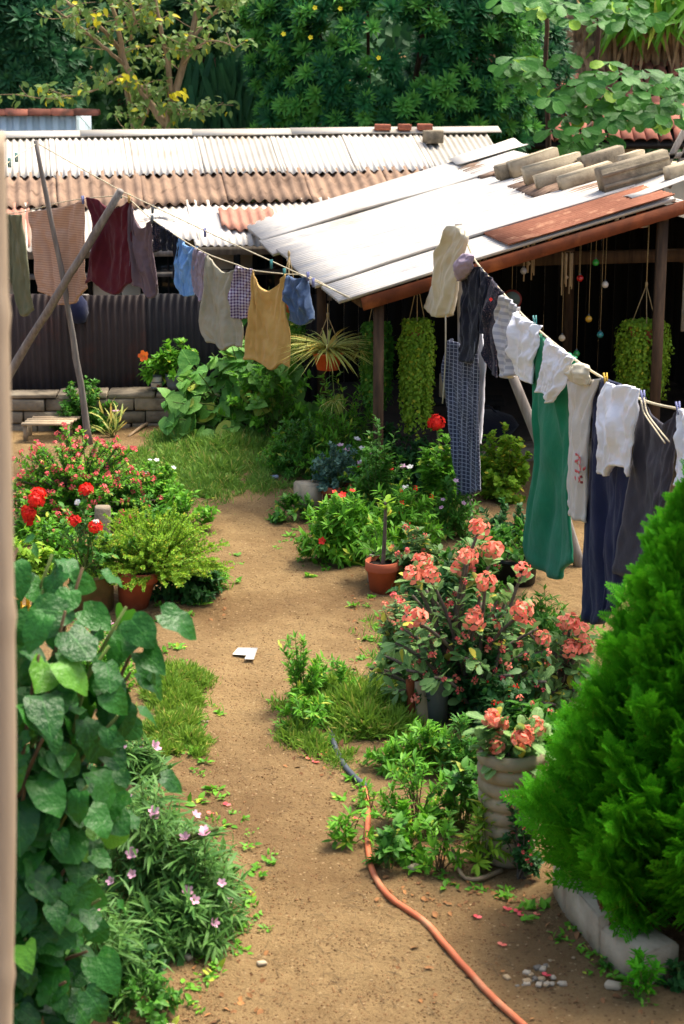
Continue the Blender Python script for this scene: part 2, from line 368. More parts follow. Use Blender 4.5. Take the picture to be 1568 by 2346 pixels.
STRAW = mat("dry_thatch", S(166, 144, 112), S(120, 100, 78), 6, .95, .2, 40, island=.35)
L = {}
L['fresh'] = leafmat("leaf_fresh", S(48, 108, 24), S(112, 172, 46), S(170, 180, 60), .05)
L['lime'] = leafmat("leaf_lime", S(80, 130, 28), S(146, 184, 54), S(186, 176, 56), .08, .6)
L['mid'] = leafmat("leaf_mid", S(34, 90, 28), S(84, 140, 46), S(150, 160, 60), .04)
L['deep'] = leafmat("leaf_deep", S(24, 66, 34), S(58, 106, 48), None, 0, .42)
L['vine'] = leafmat("leaf_vine", S(52, 112, 44), S(118, 168, 78), S(160, 170, 70), .05, .5, .28, .3, 3., .6)
L['near'] = leafmat("leaf_near", S(14, 62, 18), S(44, 106, 28), S(90, 146, 40), .05, .42, .22, .32, 3., .4)
L['rosette'] = leafmat("leaf_rosette", S(16, 66, 44), S(46, 108, 58), None, 0, .42)
L['rosdark'] = leafmat("leaf_rosette_dark", S(26, 70, 50), S(52, 104, 62), None, 0, .45)
L['wood'] = leafmat("leaf_far", S(20, 56, 34), S(50, 92, 48), None, 0, .6, .2, .15)
L['almond'] = leafmat("leaf_almond", S(26, 80, 34), S(76, 134, 52), S(150, 190, 60), .06, .42, .28, .3, 3., .4)
L['sparse'] = leafmat("leaf_sparse", S(72, 110, 52), S(120, 146, 72), S(206, 196, 40), .07, .5)
L['thuja'] = leafmat("leaf_thuja", S(36, 118, 12), S(86, 168, 26), S(120, 150, 50), .02, .6, .3, .15)
L['trail'] = leafmat("leaf_trailing", S(84, 128, 30), S(134, 166, 48), S(170, 170, 50), .05, .55)
L['spider'] = leafmat("leaf_spider", S(120, 150, 60), S(206, 204, 120), S(190, 160, 70), .1, .5)
L['euphobj'] = leafmat("leaf_euphorbia_veined", S(56, 106, 50), S(122, 156, 88), S(196, 186, 70), .06, .42, .25, .3, 4., .5)
L['tips'] = leafmat("leaf_young_rosette", S(52, 122, 54), S(96, 158, 66), None, 0)
L['euph'] = leafmat("leaf_euphorbia", S(60, 110, 54), S(124, 156, 92), S(196, 186, 70), .06, .42)
L['ruel'] = leafmat("leaf_ruellia", S(46, 96, 40), S(98, 140, 66), None, 0, .45)
L['blue'] = leafmat("leaf_bluish", S(56, 94, 84), S(104, 138, 122), None, 0, .55)
L['grass'] = leafmat("grass_blade", S(66, 112, 28), S(122, 154, 50), S(170, 160, 80), .10, .6)
L['grassd'] = leafmat("lawn_blade", S(66, 114, 38), S(118, 152, 58), S(176, 166, 90), .08, .6)
def petal(name, c1, c2, t=.2): return leafmat(name, c1, c2, None, 0, .55, t, .2, 20.)
PCORAL = petal("petal_coral", S(226, 92, 80), S(244, 150, 122)); PRED = petal("petal_red", S(206, 30, 26), S(232, 54, 40))
PPINKR = petal("petal_rose_red", S(216, 60, 74), S(236, 112, 112)); PPINK = petal("petal_pink", S(226, 150, 184), S(244, 196, 214))
PWHITE = petal("petal_white", S(236, 234, 224), S(246, 244, 238)); PYEL = petal("petal_yellow", S(196, 186, 24), S(220, 206, 50)); PORANGE = petal("petal_orange", S(226, 88, 36), S(240, 120, 50))
# ------------------------------------------------------------------ leaf and flower shapes (y = along, x = across, z = up)
def leafT(rows, fold=.25, droop=.25, wave=0.):
    """rows: (centre y, half width, outline y); first and last may have zero width"""
    V = []; F3 = []; F4 = []; prev = None
    for i, (cy, hw, oy) in enumerate(rows):
        zc = -droop * cy * cy; k = len(V)
        if hw < 1e-6: V.append([0, cy, zc]); cur = (k,)
        else:
            zo = -droop * max(oy, 0) ** 2 + fold * hw + wave * (1 if i % 2 else -1)
            V += [[-hw, oy, zo], [0, cy, zc], [hw, oy, zo]]; cur = (k, k + 1, k + 2)
        if prev is not None:
            if len(prev) == 1 and len(cur) == 3: F3 += [[prev[0], cur[1], cur[0]], [prev[0], cur[2], cur[1]]]
            elif len(prev) == 3 and len(cur) == 1: F3 += [[prev[0], prev[1], cur[0]], [prev[1], prev[2], cur[0]]]
            else: F4 += [[prev[0], prev[1], cur[1], cur[0]], [prev[1], prev[2], cur[2], cur[1]]]
        prev = cur
    fs = []
    if F3: fs.append(np.array(F3))
    if F4: fs.append(np.array(F4))
    return np.array(V, float), fs
TINY = (np.array([[0, 0, 0], [.3, .5, .06], [0, 1, -.05], [-.3, .5, .06]], float), [np.array([[0, 1, 2], [0, 2, 3]])])
LANCE = leafT([(0, 0, 0), (.3, .13, .3), (.65, .11, .65), (1, 0, 1)], .3, .22)
NARROW = leafT([(0, 0, 0), (.3, .065, .3), (.65, .055, .65), (1, 0, 1)], .3, .35)
LANCEW = leafT([(0, 0, 0), (.4, .17, .4), (.75, .13, .75), (1, 0, 1)], .3, .22)
BLADE = leafT([(0, .03, 0), (.4, .06, .4), (.75, .04, .75), (1, 0, 1)], .3, .5)
OVATE = leafT([(0, 0, 0), (.28, .24, .25), (.62, .22, .6), (1, 0, 1)], .28, .25)
OBOV = leafT([(0, 0, 0), (.3, .1, .3), (.68, .22, .7), (.92, .13, .95), (1, 0, 1)], .22, .22)
ROUND = leafT([(0, 0, 0), (.25, .3, .2), (.6, .38, .6), (.9, .2, .92), (1, 0, 1)], .15, .2)
ALMOND = leafT([(0, 0, 0), (.3, .12, .3), (.55, .27, .58), (.82, .27, .88), (1, .1, 1.02), (1.03, 0, 1.03)], .16, .18)
def HEART(w=1., fold=.2, droop=.35, wave=.02):
    pts = [(0.0, .30, -.16), (.14, .46, .02), (.32, .50, .24), (.5, .45, .46), (.68, .34, .66), (.85, .19, .84), (1, 0, 1)]
    rows = [(0, 0, 0)] + [(max(c, .02), h * w, o) for c, h, o in pts]
    return leafT(rows, fold, droop, wave)
def WAVY(w, fold, droop, wave, ph):
    V, Fs = leafT([(0, 0, 0)] + [(max(c, .02), h * w, o) for c, h, o in ((0, .24, -.12), (.1, .42, .0), (.26, .52, .18), (.42, .54, .38), (.58, .5, .58), (.74, .40, .76), (.88, .24, .90), (.96, .10, .98), (1.02, 0, 1.02))], fold, droop, 0.); V = V.copy(); r = np.abs(V[:, 0]); V[:, 2] += wave * np.sin(V[:, 1] * 9 + ph + (V[:, 0] > 0) * 1.7) * r * 2.2; V[:, 0] += .03 * np.sin(V[:, 1] * 14 + ph) * r; V[:, 2] -= .35 * r * r; return V, Fs
def flowerT(n=5, cup=.25, w=.42):
    V = []; Fs = []
    for i in range(n):
        a = 2 * math.pi * i / n; c, s_ = math.cos(a), math.sin(a)
        pts = [(0.05, 0, 0), (.55, w, cup * .6), (1., w * .55, cup), (1., -w * .55, cup), (.55, -w, cup * .6)]
        k = len(V); V += [[x * c - y * s_, x * s_ + y * c, z] for x, y, z in pts]; Fs.append([k, k + 1, k + 2, k + 3, k + 4])
    V = np.array(V)[:, [0, 2, 1]]                     # faces along +y
    return V, [np.array(Fs)]
FL5 = flowerT(); FL4 = flowerT(4, .1, .5)
FLPAIR = (lambda a: (a[0] * np.array([1, 1, 1]), a[1]))(flowerT(2, .15, .75))
def headT(n, r, petals=FLPAIR, s=.5, flat=.75):
    """a rounded cluster of small flowers, facing +y"""
    mb = MB(); i = np.arange(n) + .5; ph = np.arccos(1 - .95 * i / n); th = math.pi * (1 + 5 ** .5) * i
    D = np.stack([np.cos(th) * np.sin(ph), np.cos(ph), np.sin(th) * np.sin(ph)], 1)
    P = D * np.array([r, r * flat, r]) * U(.62, 1.15, n)[:, None]
    scatter(mb, petals, P, D, rnd(n), U(.8, 1.2, n) * s); return mb
def rosetteT(n, leaf, lo=.4, hi=1.35):
    mb = MB(); i = np.arange(n); a = i * 2.39996; ph = lo + (hi - lo) * ((i + .5) / n)
    D = np.stack([np.cos(a) * np.sin(ph), np.cos(ph), np.sin(a) * np.sin(ph)], 1)
    scatter(mb, leaf, np.zeros((n, 3)), D, np.tile([0, 1., 0], (n, 1)) + .1 * rnd(n), U(.8, 1.1, n))
    return np.concatenate(mb.V), [np.concatenate(f) for f in mb.F.values()]

# ------------------------------------------------------------------ plants
UPV = np.array([0, 0, 1.])
def bez(P, t):
    a, b, c = P; t = t[:, None]
    return a * (1 - t) ** 2 + 2 * b * t * (1 - t) + c * t * t, 2 * (1 - t) * (b - a) + 2 * t * (c - b)
def stems_dome(base, rx, ry, h, n, low=.1, inner=.55, lean=(0, 0), spread=.15, flare=.35):
    d = rnd(n); d[:, 2] = np.abs(d[:, 2]) * (1 - low) + low * U(0, 1, n); rad = U(inner, 1, n)[:, None] ** .6
    b = np.array(base) + np.stack([U(-1, 1, n) * rx * spread, U(-1, 1, n) * ry * spread, np.full(n, -.02)], 1)
    t = np.array(base) + d * rad * np.array([rx, ry, h]) + np.array([lean[0], lean[1], 0])
    c = b + (t - b) * np.array([flare, flare, .62]) + UPV * h * .06
    return b, c, t
def leaves_on(st, lps, tmin=.35, spread=.8, up=.15, tip=.35, nout=.5, jit=.35):
    b, c, t = st; n = len(b); k = np.repeat(np.arange(n), lps); m = len(k)
    tt = tmin + (1 - tmin) * U(0, 1, m) ** (1 - tip)
    P, T = bez((b[k], c[k], t[k]), tt); T /= np.linalg.norm(T, axis=1)[:, None] + 1e-9
    q = rnd(m); side = q - T * (q * T).sum(1)[:, None]; side /= np.linalg.norm(side, axis=1)[:, None] + 1e-9
    D = T * (1 - .6 * spread) + side * spread + UPV * up + jit * .5 * rnd(m)
    cen = b.mean(0) + UPV * (t[:, 2].mean() - b[:, 2].mean()) * .3
    out = P - cen; out /= np.linalg.norm(out, axis=1)[:, None] + 1e-9
    N = UPV * .8 + out * nout + jit * rnd(m)
    return P, D, N
def plant(name, label, cat, base, rx, ry, h, n, lps, leaf, ls, mat_, stem=None, sr=.004, group=None, objs=False, fl=None, tmin=.35, spread=.8,
          up=.15, low=.1, inner=.55, lean=(0, 0), nout=.5, stem_k=4, flare=.35, sp=.15, root=None, lname='leaf', jit=.35):
    """generic leafy plant: stems, leaves (joined, or one object per leaf) and flowers fl=(mesh, count, size, name)"""
    o = root or thing(name, base, label, cat, group); rx *= 1.12; ry *= 1.12; h *= 1.06; lps = int(lps * 1.6 + .5); ls *= .88
    st = stems_dome(base, rx, ry, h, n, low, inner, lean, sp, flare)
    mb = MB(); tt = np.linspace(0, 1, 5)
    for i in range(n):
        P, _ = bez((st[0][i][None], st[1][i][None], st[2][i][None]), tt)
        mb.tube(P, np.linspace(sr * 1.3, sr * .5, 5), stem_k, False)
    part('stems', mb, stem or STEMG, o, kind='stuff')
    P, D, N = leaves_on(st, lps, tmin, spread, up, .35, nout, jit); s = ls * U(.65, 1.2, len(P))
    if objs:
        me = MB().add(*leaf).mesh('leaf', mat_, smooth=True)
        for i in range(len(P)): inst(lname, me, o, frame(P[i], D[i], N[i], s[i]))
    else:
        part('foliage', scatter(MB(), leaf, P, D, N, s), mat_, o, kind='stuff')
    if fl:
        for (me, cnt, fs, fname) in fl:
            idx = np.argsort(-(st[2][:, 2] * .6 - st[2][:, 1] * .5 + U(0, .6 * h, n)))[:cnt] if cnt <= n else rng.integers(0, n, cnt)
            for j in idx:
                p = st[2][j] + np.array([U(-1, 1) * .02, U(-1, 1) * .02, U(0, .03)]) if cnt <= n else bez((st[0][j][None], st[1][j][None], st[2][j][None]), np.array([U(.75, 1.)]))[0][0] + rnd(1)[0] * fs * 1.3
                d = (p - np.array(base)) * np.array([1, 1, .4]) ; d = d / (np.linalg.norm(d) + 1e-6) + np.array([0, -.5, .9]) + .4 * rnd(1)[0]
                inst(fname, random.choice(me) if isinstance(me, list) else me, o, frame(p, d, rnd(1)[0], fs * U(.75, 1.2)))
    return o
def plantpx(name, label, cat, bx, by, wpx, ty, n, lps, leaf, lpx, mat_, depth=.8, **kw):
    """the same, sized on the working grid: base point, width, top row, leaf length"""
    b = G(bx, by); s = scale_at(b[1]); h = atY(bx, ty, b[1] - .0)[2] - b[2]
    if 'fl' in kw and kw['fl']: kw['fl'] = [(m_, c_, z_ / s, nm) for (m_, c_, z_, nm) in kw['fl']]
    return plant(name, label, cat, b, wpx / 2 / s, wpx / 2 / s * depth, h, n, lps, leaf, lpx / s, mat_, **kw)
def grass(name, label, cx, cy, wpx, hpx, n, lpx, mat_, lift=.0):
    """a patch of turf: blades over an ellipse given on the working grid"""
    c = G(cx, cy); a = U(0, 2 * math.pi, n); r = np.sqrt(U(0, 1, n)); out_ = U(0, 1, n) < .12; r = np.where(out_, 1 + np.abs(rng.normal(size=n)) * .16, r); r = r * (1 + .18 * np.sin(3 * a + cx) + .12 * np.sin(7 * a + cy))
    p0 = G(cx - wpx / 2, cy); p1 = G(cx + wpx / 2, cy); q0 = G(cx, cy - hpx / 2); q1 = G(cx, cy + hpx / 2)
    rx = (p1[0] - p0[0]) / 2; ry = (q0[1] - q1[1]) / 2
    x = c[0] + rx * r * np.cos(a); y = c[1] + ry * r * np.sin(a)
    cl = fbm(x * 7, y * 7, 31, 3); keep = cl > -.40 + .32 * (r > .7) * r; x, y, cl, r = x[keep], y[keep], cl[keep], r[keep]; n = len(x)
    P = np.stack([x, y, gh(x, y) - .01], 1); s = scale_at(c[1])
    D = rnd(n) * .75; D[:, 2] = np.abs(D[:, 2]) + .55; N = rnd(n) + np.array([0, -.3, .3])
    o = top(name, scatter(MB(), BLADE, P, D, N, lpx / s * U(.35, 1.3, n) * np.clip(1 + 1.2 * cl, .3, 1.5) * np.clip(1.15 - .55 * r, .3, 1.2)), mat_, c, label, 'grass', kind='stuff'); return o

# ------------------------------------------------------------------ cloth
def z3(*pts): return [(x * .5027, y * .5027 + 403.2) for x, y in pts]
def z4(*pts): return [(x * .5032 + 778.9, y * .5032 + 403.2) for x, y in pts]
def z6(*pts): return [(x * .5032 + 778.9, y * .5032 + 916.4) for x, y in pts]
def garment(name, label, cat, m, A, B, top_, right, bottom, left, off=0., folds=4, amp=.03, thick=.03, nu=52, nv=64, seed=0, group=None, puff=0., crump=.012):
    """a hung piece of cloth: outline on the working grid, lying in the upright plane of the line A-B, front and back layer, folds"""
    T = poly(top_, nu); Bm = poly(bottom, nu); Lf = poly([top_[0]] + left + [bottom[0]], nv); Rt = poly([top_[-1]] + right + [bottom[-1]], nv)
    u = np.linspace(0, 1, nu)[None, :, None]; v = np.linspace(0, 1, nv)[:, None, None]
    C = (1 - v) * T[None] + v * Bm[None] + (1 - u) * Lf[:, None] + u * Rt[:, None] - ((1 - u) * (1 - v) * T[0] + u * (1 - v) * T[-1] + (1 - u) * v * Bm[0] + u * v * Bm[-1])
    # hem and edge irregularity
    uu = u[..., 0]; vv = v[..., 0]
    A2 = np.array(A[:2], float); B2 = np.array(B[:2], float); t = (B2 - A2) / np.linalg.norm(B2 - A2); nn = np.array([t[1], -t[0]])
    if nn[1] > 0: nn = -nn
    X = C[..., 0]; Y = C[..., 1]
    d = _fw * F + np.array([1., 0, 0]) * (X - 784)[..., None] - _up * (Y - 1173)[..., None]
    k = ((A2 + nn * off) @ nn) / (d[..., :2] @ nn); P = CP + d * k[..., None]
    rs_ = np.random.default_rng(seed + 500); f = np.zeros((nv, nu)); ph = seed * 1.7
    for _ in range(int(folds * 3) + 2):               # single folds, each with its own place, width, slant and reach
        u0 = rs_.uniform(-.05, 1.05); wd_ = rs_.uniform(.03, .11); dr = rs_.normal() * .13; v0 = rs_.uniform(-.3, .5); v1 = v0 + rs_.uniform(.4, 1.4)
        env = np.clip((vv - v0) / .25, 0, 1) * np.clip((v1 - vv) / .25, 0, 1); cu = u0 + dr * vv + .03 * np.sin(5 * vv + rs_.uniform(0, 6))
        f = f + rs_.choice([-1, 1], p=[.35, .65]) * rs_.uniform(.4, 1.) * amp * 1.25 * env * np.exp(-((uu - cu) / wd_) ** 2)
    f = f + crump * 1.8 * fbm(uu * 4 + seed * 3, vv * 5, seed + 4, 3)
    f = f + .012 * (.5 - np.abs(fbm(uu * 9 + seed * 5.1, vv * 2.5 + uu * 2, seed + 14, 3)) * 1.6) * np.clip(vv * 3, .4, 1) + .008 * fbm(uu * 16 + vv * 6, vv * 14, seed + 19, 2)
    f = f + .006 * ((vv > .955) & (vv < .985))        # stitched hem
    f = f + amp * .45 * np.sin(2 * math.pi * 2.6 * (vv * 1.1 - .75 * (1 - (2 * uu - 1) ** 2))) * np.exp(-2.2 * vv)
    body = np.sin(math.pi * np.clip(uu, 0, 1)) ** .5 * np.ones_like(vv)
    n3 = np.array([nn[0], nn[1], 0.])
    front = P + (f + puff * body * np.sin(math.pi * (.15 + .85 * vv)) + .004)[..., None] * n3
    back = P + (f * .5 - (.006 + thick * body * (.25 + .75 * vv)) + crump * fbm(uu * 4 + 9, vv * 5, seed + 8, 2))[..., None] * n3
    mb = MB().slab(front, back); base = P[0, nu // 2].copy()
    o = top(name, mb, m, base, label, cat, group, smooth=True)
    o_ = front.reshape(-1, 3); return o, C.reshape(-1, 2), o_, n3
def peg(px, py, A, B, m, label, off=.012, tilt=0., sc=1.):
    p = onplane(px, py, A, B, off); o = MB(); t = np.array(B[:2]) - np.array(A[:2]); t = t / np.linalg.norm(t); n3 = np.array([t[1], -t[0], 0.])
    if n3[1] > 0: n3 = -n3
    dn = np.array([t[0] * tilt, t[1] * tilt, -1]); dn /= np.linalg.norm(dn); h = .075 * sc
    for s_ in (-1, 1):
        o.beam(p - dn * h * .35 + n3 * s_ * .010, p + dn * h * .65 + n3 * s_ * .005, .011, .008, up=n3)
    o.tube([p + n3 * .014, p - n3 * .014], .005, 6)
    return top('clothes_peg', o, m, p, label, 'peg', 'clothes pegs on the lines')

# ------------------------------------------------------------------ corrugated sheets
def corr(O, a, b, La, Wb, pitch, amp, th=.004, na=5, sag=.0, seed=0, jag=0., per=6):
    """sheet from O: ribs run along unit a for La, profile across unit b over Wb"""
    a = np.array(a, float); b = np.array(b, float); n = np.cross(a, b); n /= np.linalg.norm(n); n = n if n[2] > 0 else -n
    m = max(8, int(Wb / pitch * per)); vb = np.linspace(0, Wb, m); va = np.linspace(0, 1, na)
    ends = La * (1 + 0 * vb)
    if jag: ends = La - jag * (vnoise(vb * 6, vb * 0 + seed, seed) + .5)
    P = np.array(O) + va[:, None, None] * ends[None, :, None] * a + vb[None, :, None] * b
    z = amp * np.sin(2 * math.pi * vb / pitch)[None] + sag * vnoise(va[:, None] * 3 + seed, vb[None] * 1.3, seed)
    P = P + z[..., None] * n
    return MB().slab(P, P - th * n)
# ------------------------------------------------------------------ ground
for (px, py, rx, ry, h) in ((470, 1030, .95, 1.6, .10), (560, 1060, .5, .6, .06), (380, 1590, .32, .5, .10), (385, 1690, .3, .4, .06), (810, 1630, .42, .55, .12), (200, 1200, .9, 1.8, .08),
                            (1000, 1250, 1.0, 1.6, .06), (60, 1950, .7, 1.5, .08), (1500, 2100, .8, 1.0, .06)):
    p = atZ(px, py, 0); MOUNDS.append((p[0], p[1], rx, ry, h))
def axis(lo, a, b, hi, fine, coarse):
    return np.concatenate([-np.geomspace(-lo, -a, coarse)[:-1] if a < 0 else np.linspace(lo, a, coarse)[:-1], np.arange(a, b, fine), np.geomspace(b, hi, coarse)])
gx = axis(-90, -2.6, 3.2, 90, .032, 26); gy = np.concatenate([np.linspace(-40, 6., 24)[:-1], np.arange(6., 19.5, .036), np.geomspace(19.5, 140, 46)])
XX, YY = np.meshgrid(gx, gy)
ZZ = gh(XX, YY) + .018 * fbm(XX * 9, YY * 8, 21, 3) * (np.abs(XX) < 4)
top('ground', MB().grid(np.stack([XX, YY, ZZ], -1)[:, ::1]), GROUND, (0, 0, 0), 'sandy brown dirt ground and path through the garden', None, smooth=True, kind='structure')

# ------------------------------------------------------------------ long low house with patched corrugated roof (left, behind the wall)
TH = R(9); hx = np.array([math.cos(TH), math.sin(TH), 0.]); hd = np.array([math.sin(TH), -math.cos(TH), 0.])     # along ridge, downslope in plan
ridge0 = atY(10, 318, 22.2); eave0 = atY(10, 572, 19.25)
run = 3.05; drop = ridge0[2] - 1.66; sl_ = math.atan2(drop, run); dn = hd * math.cos(sl_) - UPV * math.sin(sl_); nrm = np.cross(hx, -dn); nrm = nrm if nrm[2] > 0 else -nrm
house = thing('low_house', (ridge0[0] + hd[0] * run + 2.6, ridge0[1] + hd[1] * run + .6, 0), 'low house with a long patched corrugated roof behind the dark metal fence', 'house')
Lr = 6.15; Ls = run / math.cos(sl_); r0 = ridge0 - hx * .35
def roofpt(a, d, lift=0.): return r0 + hx * a + dn * d + nrm * lift
x = 0.; i = 0
while x < Lr - .3:                         # upper row, bright zinc
    wdt = min(.92, Lr - x + .02); part('roof_sheet', corr(roofpt(x, 0, .034 + .004 * (i % 2)), dn, hx, 1.30 + .03 * math.sin(i * 2.1), wdt, .074, .015, sag=.02, seed=i), ZINCO if i % 3 == 0 else ZINC, house); x += .86; i += 1
x = 0.; i = 0
while x < Lr - .3:                         # middle row, brown fibre cement
    part('roof_sheet', corr(roofpt(x, 1.16, .012 + .005 * (i % 2)), dn, hx, .98 + .05 * math.sin(i * 1.7), .98, .122, .022, .007, sag=.03, seed=i + 20), FIBRE, house); x += .92; i += 1
lower = [(-.0, .62, RUSTP), (.56, .95, ZINCR), (1.46, .9, ZINC), (2.3, .95, ZINC), (3.18, .8, ZINCR), (3.9, .98, FIBRE), (4.8, .98, FIBRE)]
for i, (x, wd, m_) in enumerate(lower):    # lower row, mixed patches
    fb = m_ is FIBRE
    part('roof_sheet', corr(roofpt(x, 1.98, -.012 - .006 * (i % 2)), dn, hx, Ls - 1.98 + .1 * math.sin(i * 2.3) + (.0 if x > 1 else .05), wd, .122 if fb else .074, .02 if fb else .011, .006 if fb else .004, sag=.03, seed=i + 40, jag=.06), m_, house)
part('roof_patch', corr(roofpt(2.62, 2.32, .03), dn, hx, .58, .6, .105, .018, .006, sag=.03, seed=77, jag=.16), RUSTP, house, label='ragged piece of reddish corrugated sheet')
for i in range(5):                         # ridge capping
    a = i * 1.24; mb = MB()
    mb.box((roofpt(a + .64, .03, .062 + .006 * (i % 2)) ), (1.3, .2, .012), np.stack([hx, dn, nrm], 1))
    part('ridge_cap', mb, ZINCO, house)
mb = MB(); back = corr(r0 - UPV * .02, -hd * math.cos(sl_) - UPV * math.sin(sl_), hx, 2.6, Lr, .074, .01)
part('back_roof', back, ZINCO, house)
# wall below the eave, with window openings
wl = r0 + hd * (run - .55); wallY = lambda a, z, f=0.: np.array([*(wl + hx * a + hd * f)[:2], z])
mb = MB(); Mw = np.stack([hx, hd, UPV], 1)
wins = [(.55, 1.25), (1.75, 2.5), (2.95, 3.75)]; edges = [0.] + [e for w_ in wins for e in w_] + [Lr - .4]
for i in range(0, len(edges), 2): mb.box(wallY((edges[i] + edges[i + 1]) / 2, .85), (edges[i + 1] - edges[i], .16, 1.72), Mw)
for a, b in wins: mb.box(wallY((a + b) / 2, .46), (b - a, .16, .94), Mw); mb.box(wallY((a + b) / 2, 1.62), (b - a, .16, .18), Mw)
mb.box(wallY(.08, .85, -1.6), (.16, 3.0, 1.7), Mw); mb.box(wallY(Lr - .5, .85, -1.6), (.16, 3.0, 1.7), Mw)
part('wall', mb, PLAST, house)
for a, b in wins:
    fr = MB(); fr.box(wallY((a + b) / 2, .95, .06), (b - a, .05, .05), Mw); fr.box(wallY((a + b) / 2, 1.52, .06), (b - a, .05, .05), Mw)
    for q in (a + .025, b - .025): fr.box(wallY(q, 1.235, .061), (.05, .05, .52), Mw)
    wo = part('window', fr, WOODD, house)
    for q in np.linspace(a + .15, b - .15, 4): part('bar', MB().tube([wallY(q, .97, .06), wallY(q, 1.5, .06)], .009, 6), FENCED, wo)
    part('pane', MB().box(wallY((a + b) / 2, 1.24, -.03), (b - a, .01, .56), Mw), mat('window_dark' , S(30, 40, 42), None, 3, .15, 0, spec=.5), wo)
part('eave_beam', MB().beam(wallY(-.1, 1.56, .42), wallY(Lr - .2, 1.56, .42), .07, .09), WOODG, house)
part('shelf_beam', MB().beam(wallY(.0, 1.30, .20), wallY(3.6, 1.30, .20), .12, .05), WOODG, house)
for a in (.1, 1.5, 2.75, 4.1): part('eave_post', MB().beam(wallY(a, -.05, .42), wallY(a, 1.52, .42), .07, .07, up=(0, 1, 0)), WOODD, house)
# bricks and block that weigh the ridge down
for i, (px, wd) in enumerate(((877, 34), (927, 26), (973, 30))):
    q = atY(px, 300, r0[1] + hx[1] * ((px - 10) / 190) - .03); a = (q - r0) @ hx; c = roofpt(a, .05, .11)
    M4 = Matrix.Translation(c) @ Matrix.Rotation(TH + U(-.15, .15), 4, 'Z')
    top('brick', MB().rbox((wd / 200 + .02, .12, .07), M4, .006, .003), BRICK, c, ['red brick lying first on the zinc ridge away from the roof corner', 'small red brick between two others on the zinc ridge', 'red brick under the folded sheet at the ridge end'][i], 'brick', 'bricks on the ridge')
c = roofpt((atY(990, 350, 22.6) - r0) @ hx, .42, .12); top('grey_block', MB().rbox((.2, .2, .15), Matrix.Translation(c) @ Matrix.Rotation(.35, 4, 'Z'), .012, .004), STONE, c, 'grey square block standing alone near the end of the long zinc roof', 'block')
# pale blue shed beyond the ridge
q0 = atY(-30, 262, 24.2); q1 = atY(172, 262, 24.2); shed2 = thing('blue_shed', ((q0[0] + q1[0]) / 2, 24.6, 0), 'pale blue corrugated shed with clay ridge tiles behind the long roof', 'shed')
wdt = q1[0] - q0[0]; ztop = q0[2]
def ribwall(p, dirx, wd, z0, z1):
    xs = np.linspace(0, wd, int(wd / .012)); prof = .018 * np.clip(np.sin(2 * math.pi * xs / .165) * 3, -1, 1)
    nrm_ = np.array([dirx[1], -dirx[0], 0]); P = np.array([[np.array([*(p + dirx * xx + nrm_ * q)[:2], z]) for xx, q in zip(xs, prof)] for z in (z0, (z0 + z1) / 2, z1)])
    return MB().slab(P, P - nrm_ * .006)
part('wall_panel', ribwall(q0, np.array([1., 0, 0]), wdt, -.05, ztop), PANELB, shed2)
part('side_panel', ribwall(q0 + np.array([wdt - .02, .03, 0]), np.array([0., 1, 0]), 1.6, -.05, ztop - .02), PANELB, shed2)
part('roof', corr(np.array([q0[0] - .1, q0[1] + .12, ztop + .03]), (0, .97, -.22), (1, 0, 0), 1.7, wdt + .1, .074, .01), ZINCO, shed2)
for i in range(5):
    xx = q0[0] - .05 + i * .29; a = np.linspace(0, math.pi, 8); P = np.array([[[xx + t * .31, q0[1] + .04 - .11 * math.cos(b), ztop + .0 + (.075 - .012 * t) * math.sin(b)] for b in a] for t in (0., .5, 1.)])
    part('ridge_tile', MB().slab(P, P - np.array([0, 0, .014])), TILE, shed2, smooth=False)

# ------------------------------------------------------------------ dark metal fence and stone wall
wA = G(20, 978); wB = G(500, 966); wd_ = (wB - wA)[:2]; wlen = np.linalg.norm(wd_); wx = np.array([*(wd_ / wlen), 0.]); wn = np.array([wx[1], -wx[0], 0.])
fence = thing('metal_fence', wA - wn * .32 + wx * 1, 'dark corrugated metal fence standing behind the low stone wall', 'fence')
f0 = np.array([wA[0], wA[1], 0]) - wn * .36 - wx * .5; ftop = atY(200, 674, f0[1])[2]
xs = 0.
for i, (wd, m_) in enumerate(((.95, FENCEB), (.95, FENCEB), (.95, FENCED), (.95, FENCED))):
    n_ = int(wd / .012); q = np.linspace(0, wd, n_); prof = .012 * np.sin(2 * math.pi * q / .07)
    P = np.array([[np.array([*(f0 + wx * (xs + a) + wn * (b + .01 * (i % 2)))[:2], z]) for a, b in zip(q, prof)] for z in (-.03, ftop * .5, ftop - .012 * (i % 2))])
    part('panel', MB().slab(P, P - wn * .004), m_, fence); xs += .9
part('rail', MB().beam([*(f0 - wn * .04)[:2], ftop - .05], [*(f0 + wx * 3.7 - wn * .04)[:2], ftop - .05], .04, .05), WOODG, fence)
for a in (.05, 1.25, 2.4, 3.6): part('post', MB().beam([*(f0 + wx * a - wn * .09)[:2], -.1], [*(f0 + wx * a - wn * .09)[:2], ftop - .02], .06, .06, up=(0, 1, 0)), WOODG, fence)
wall = thing('stone_wall', wA + wx * 1.2, 'low dry wall of grey brown cut stone blocks in front of the dark fence', 'wall')
z = -.06; wtop = atY(200, 893, wA[1])[2]; hs = [.14, .125, .125]; hs.append(wtop - sum(hs) + .06 - .02); ci = 0
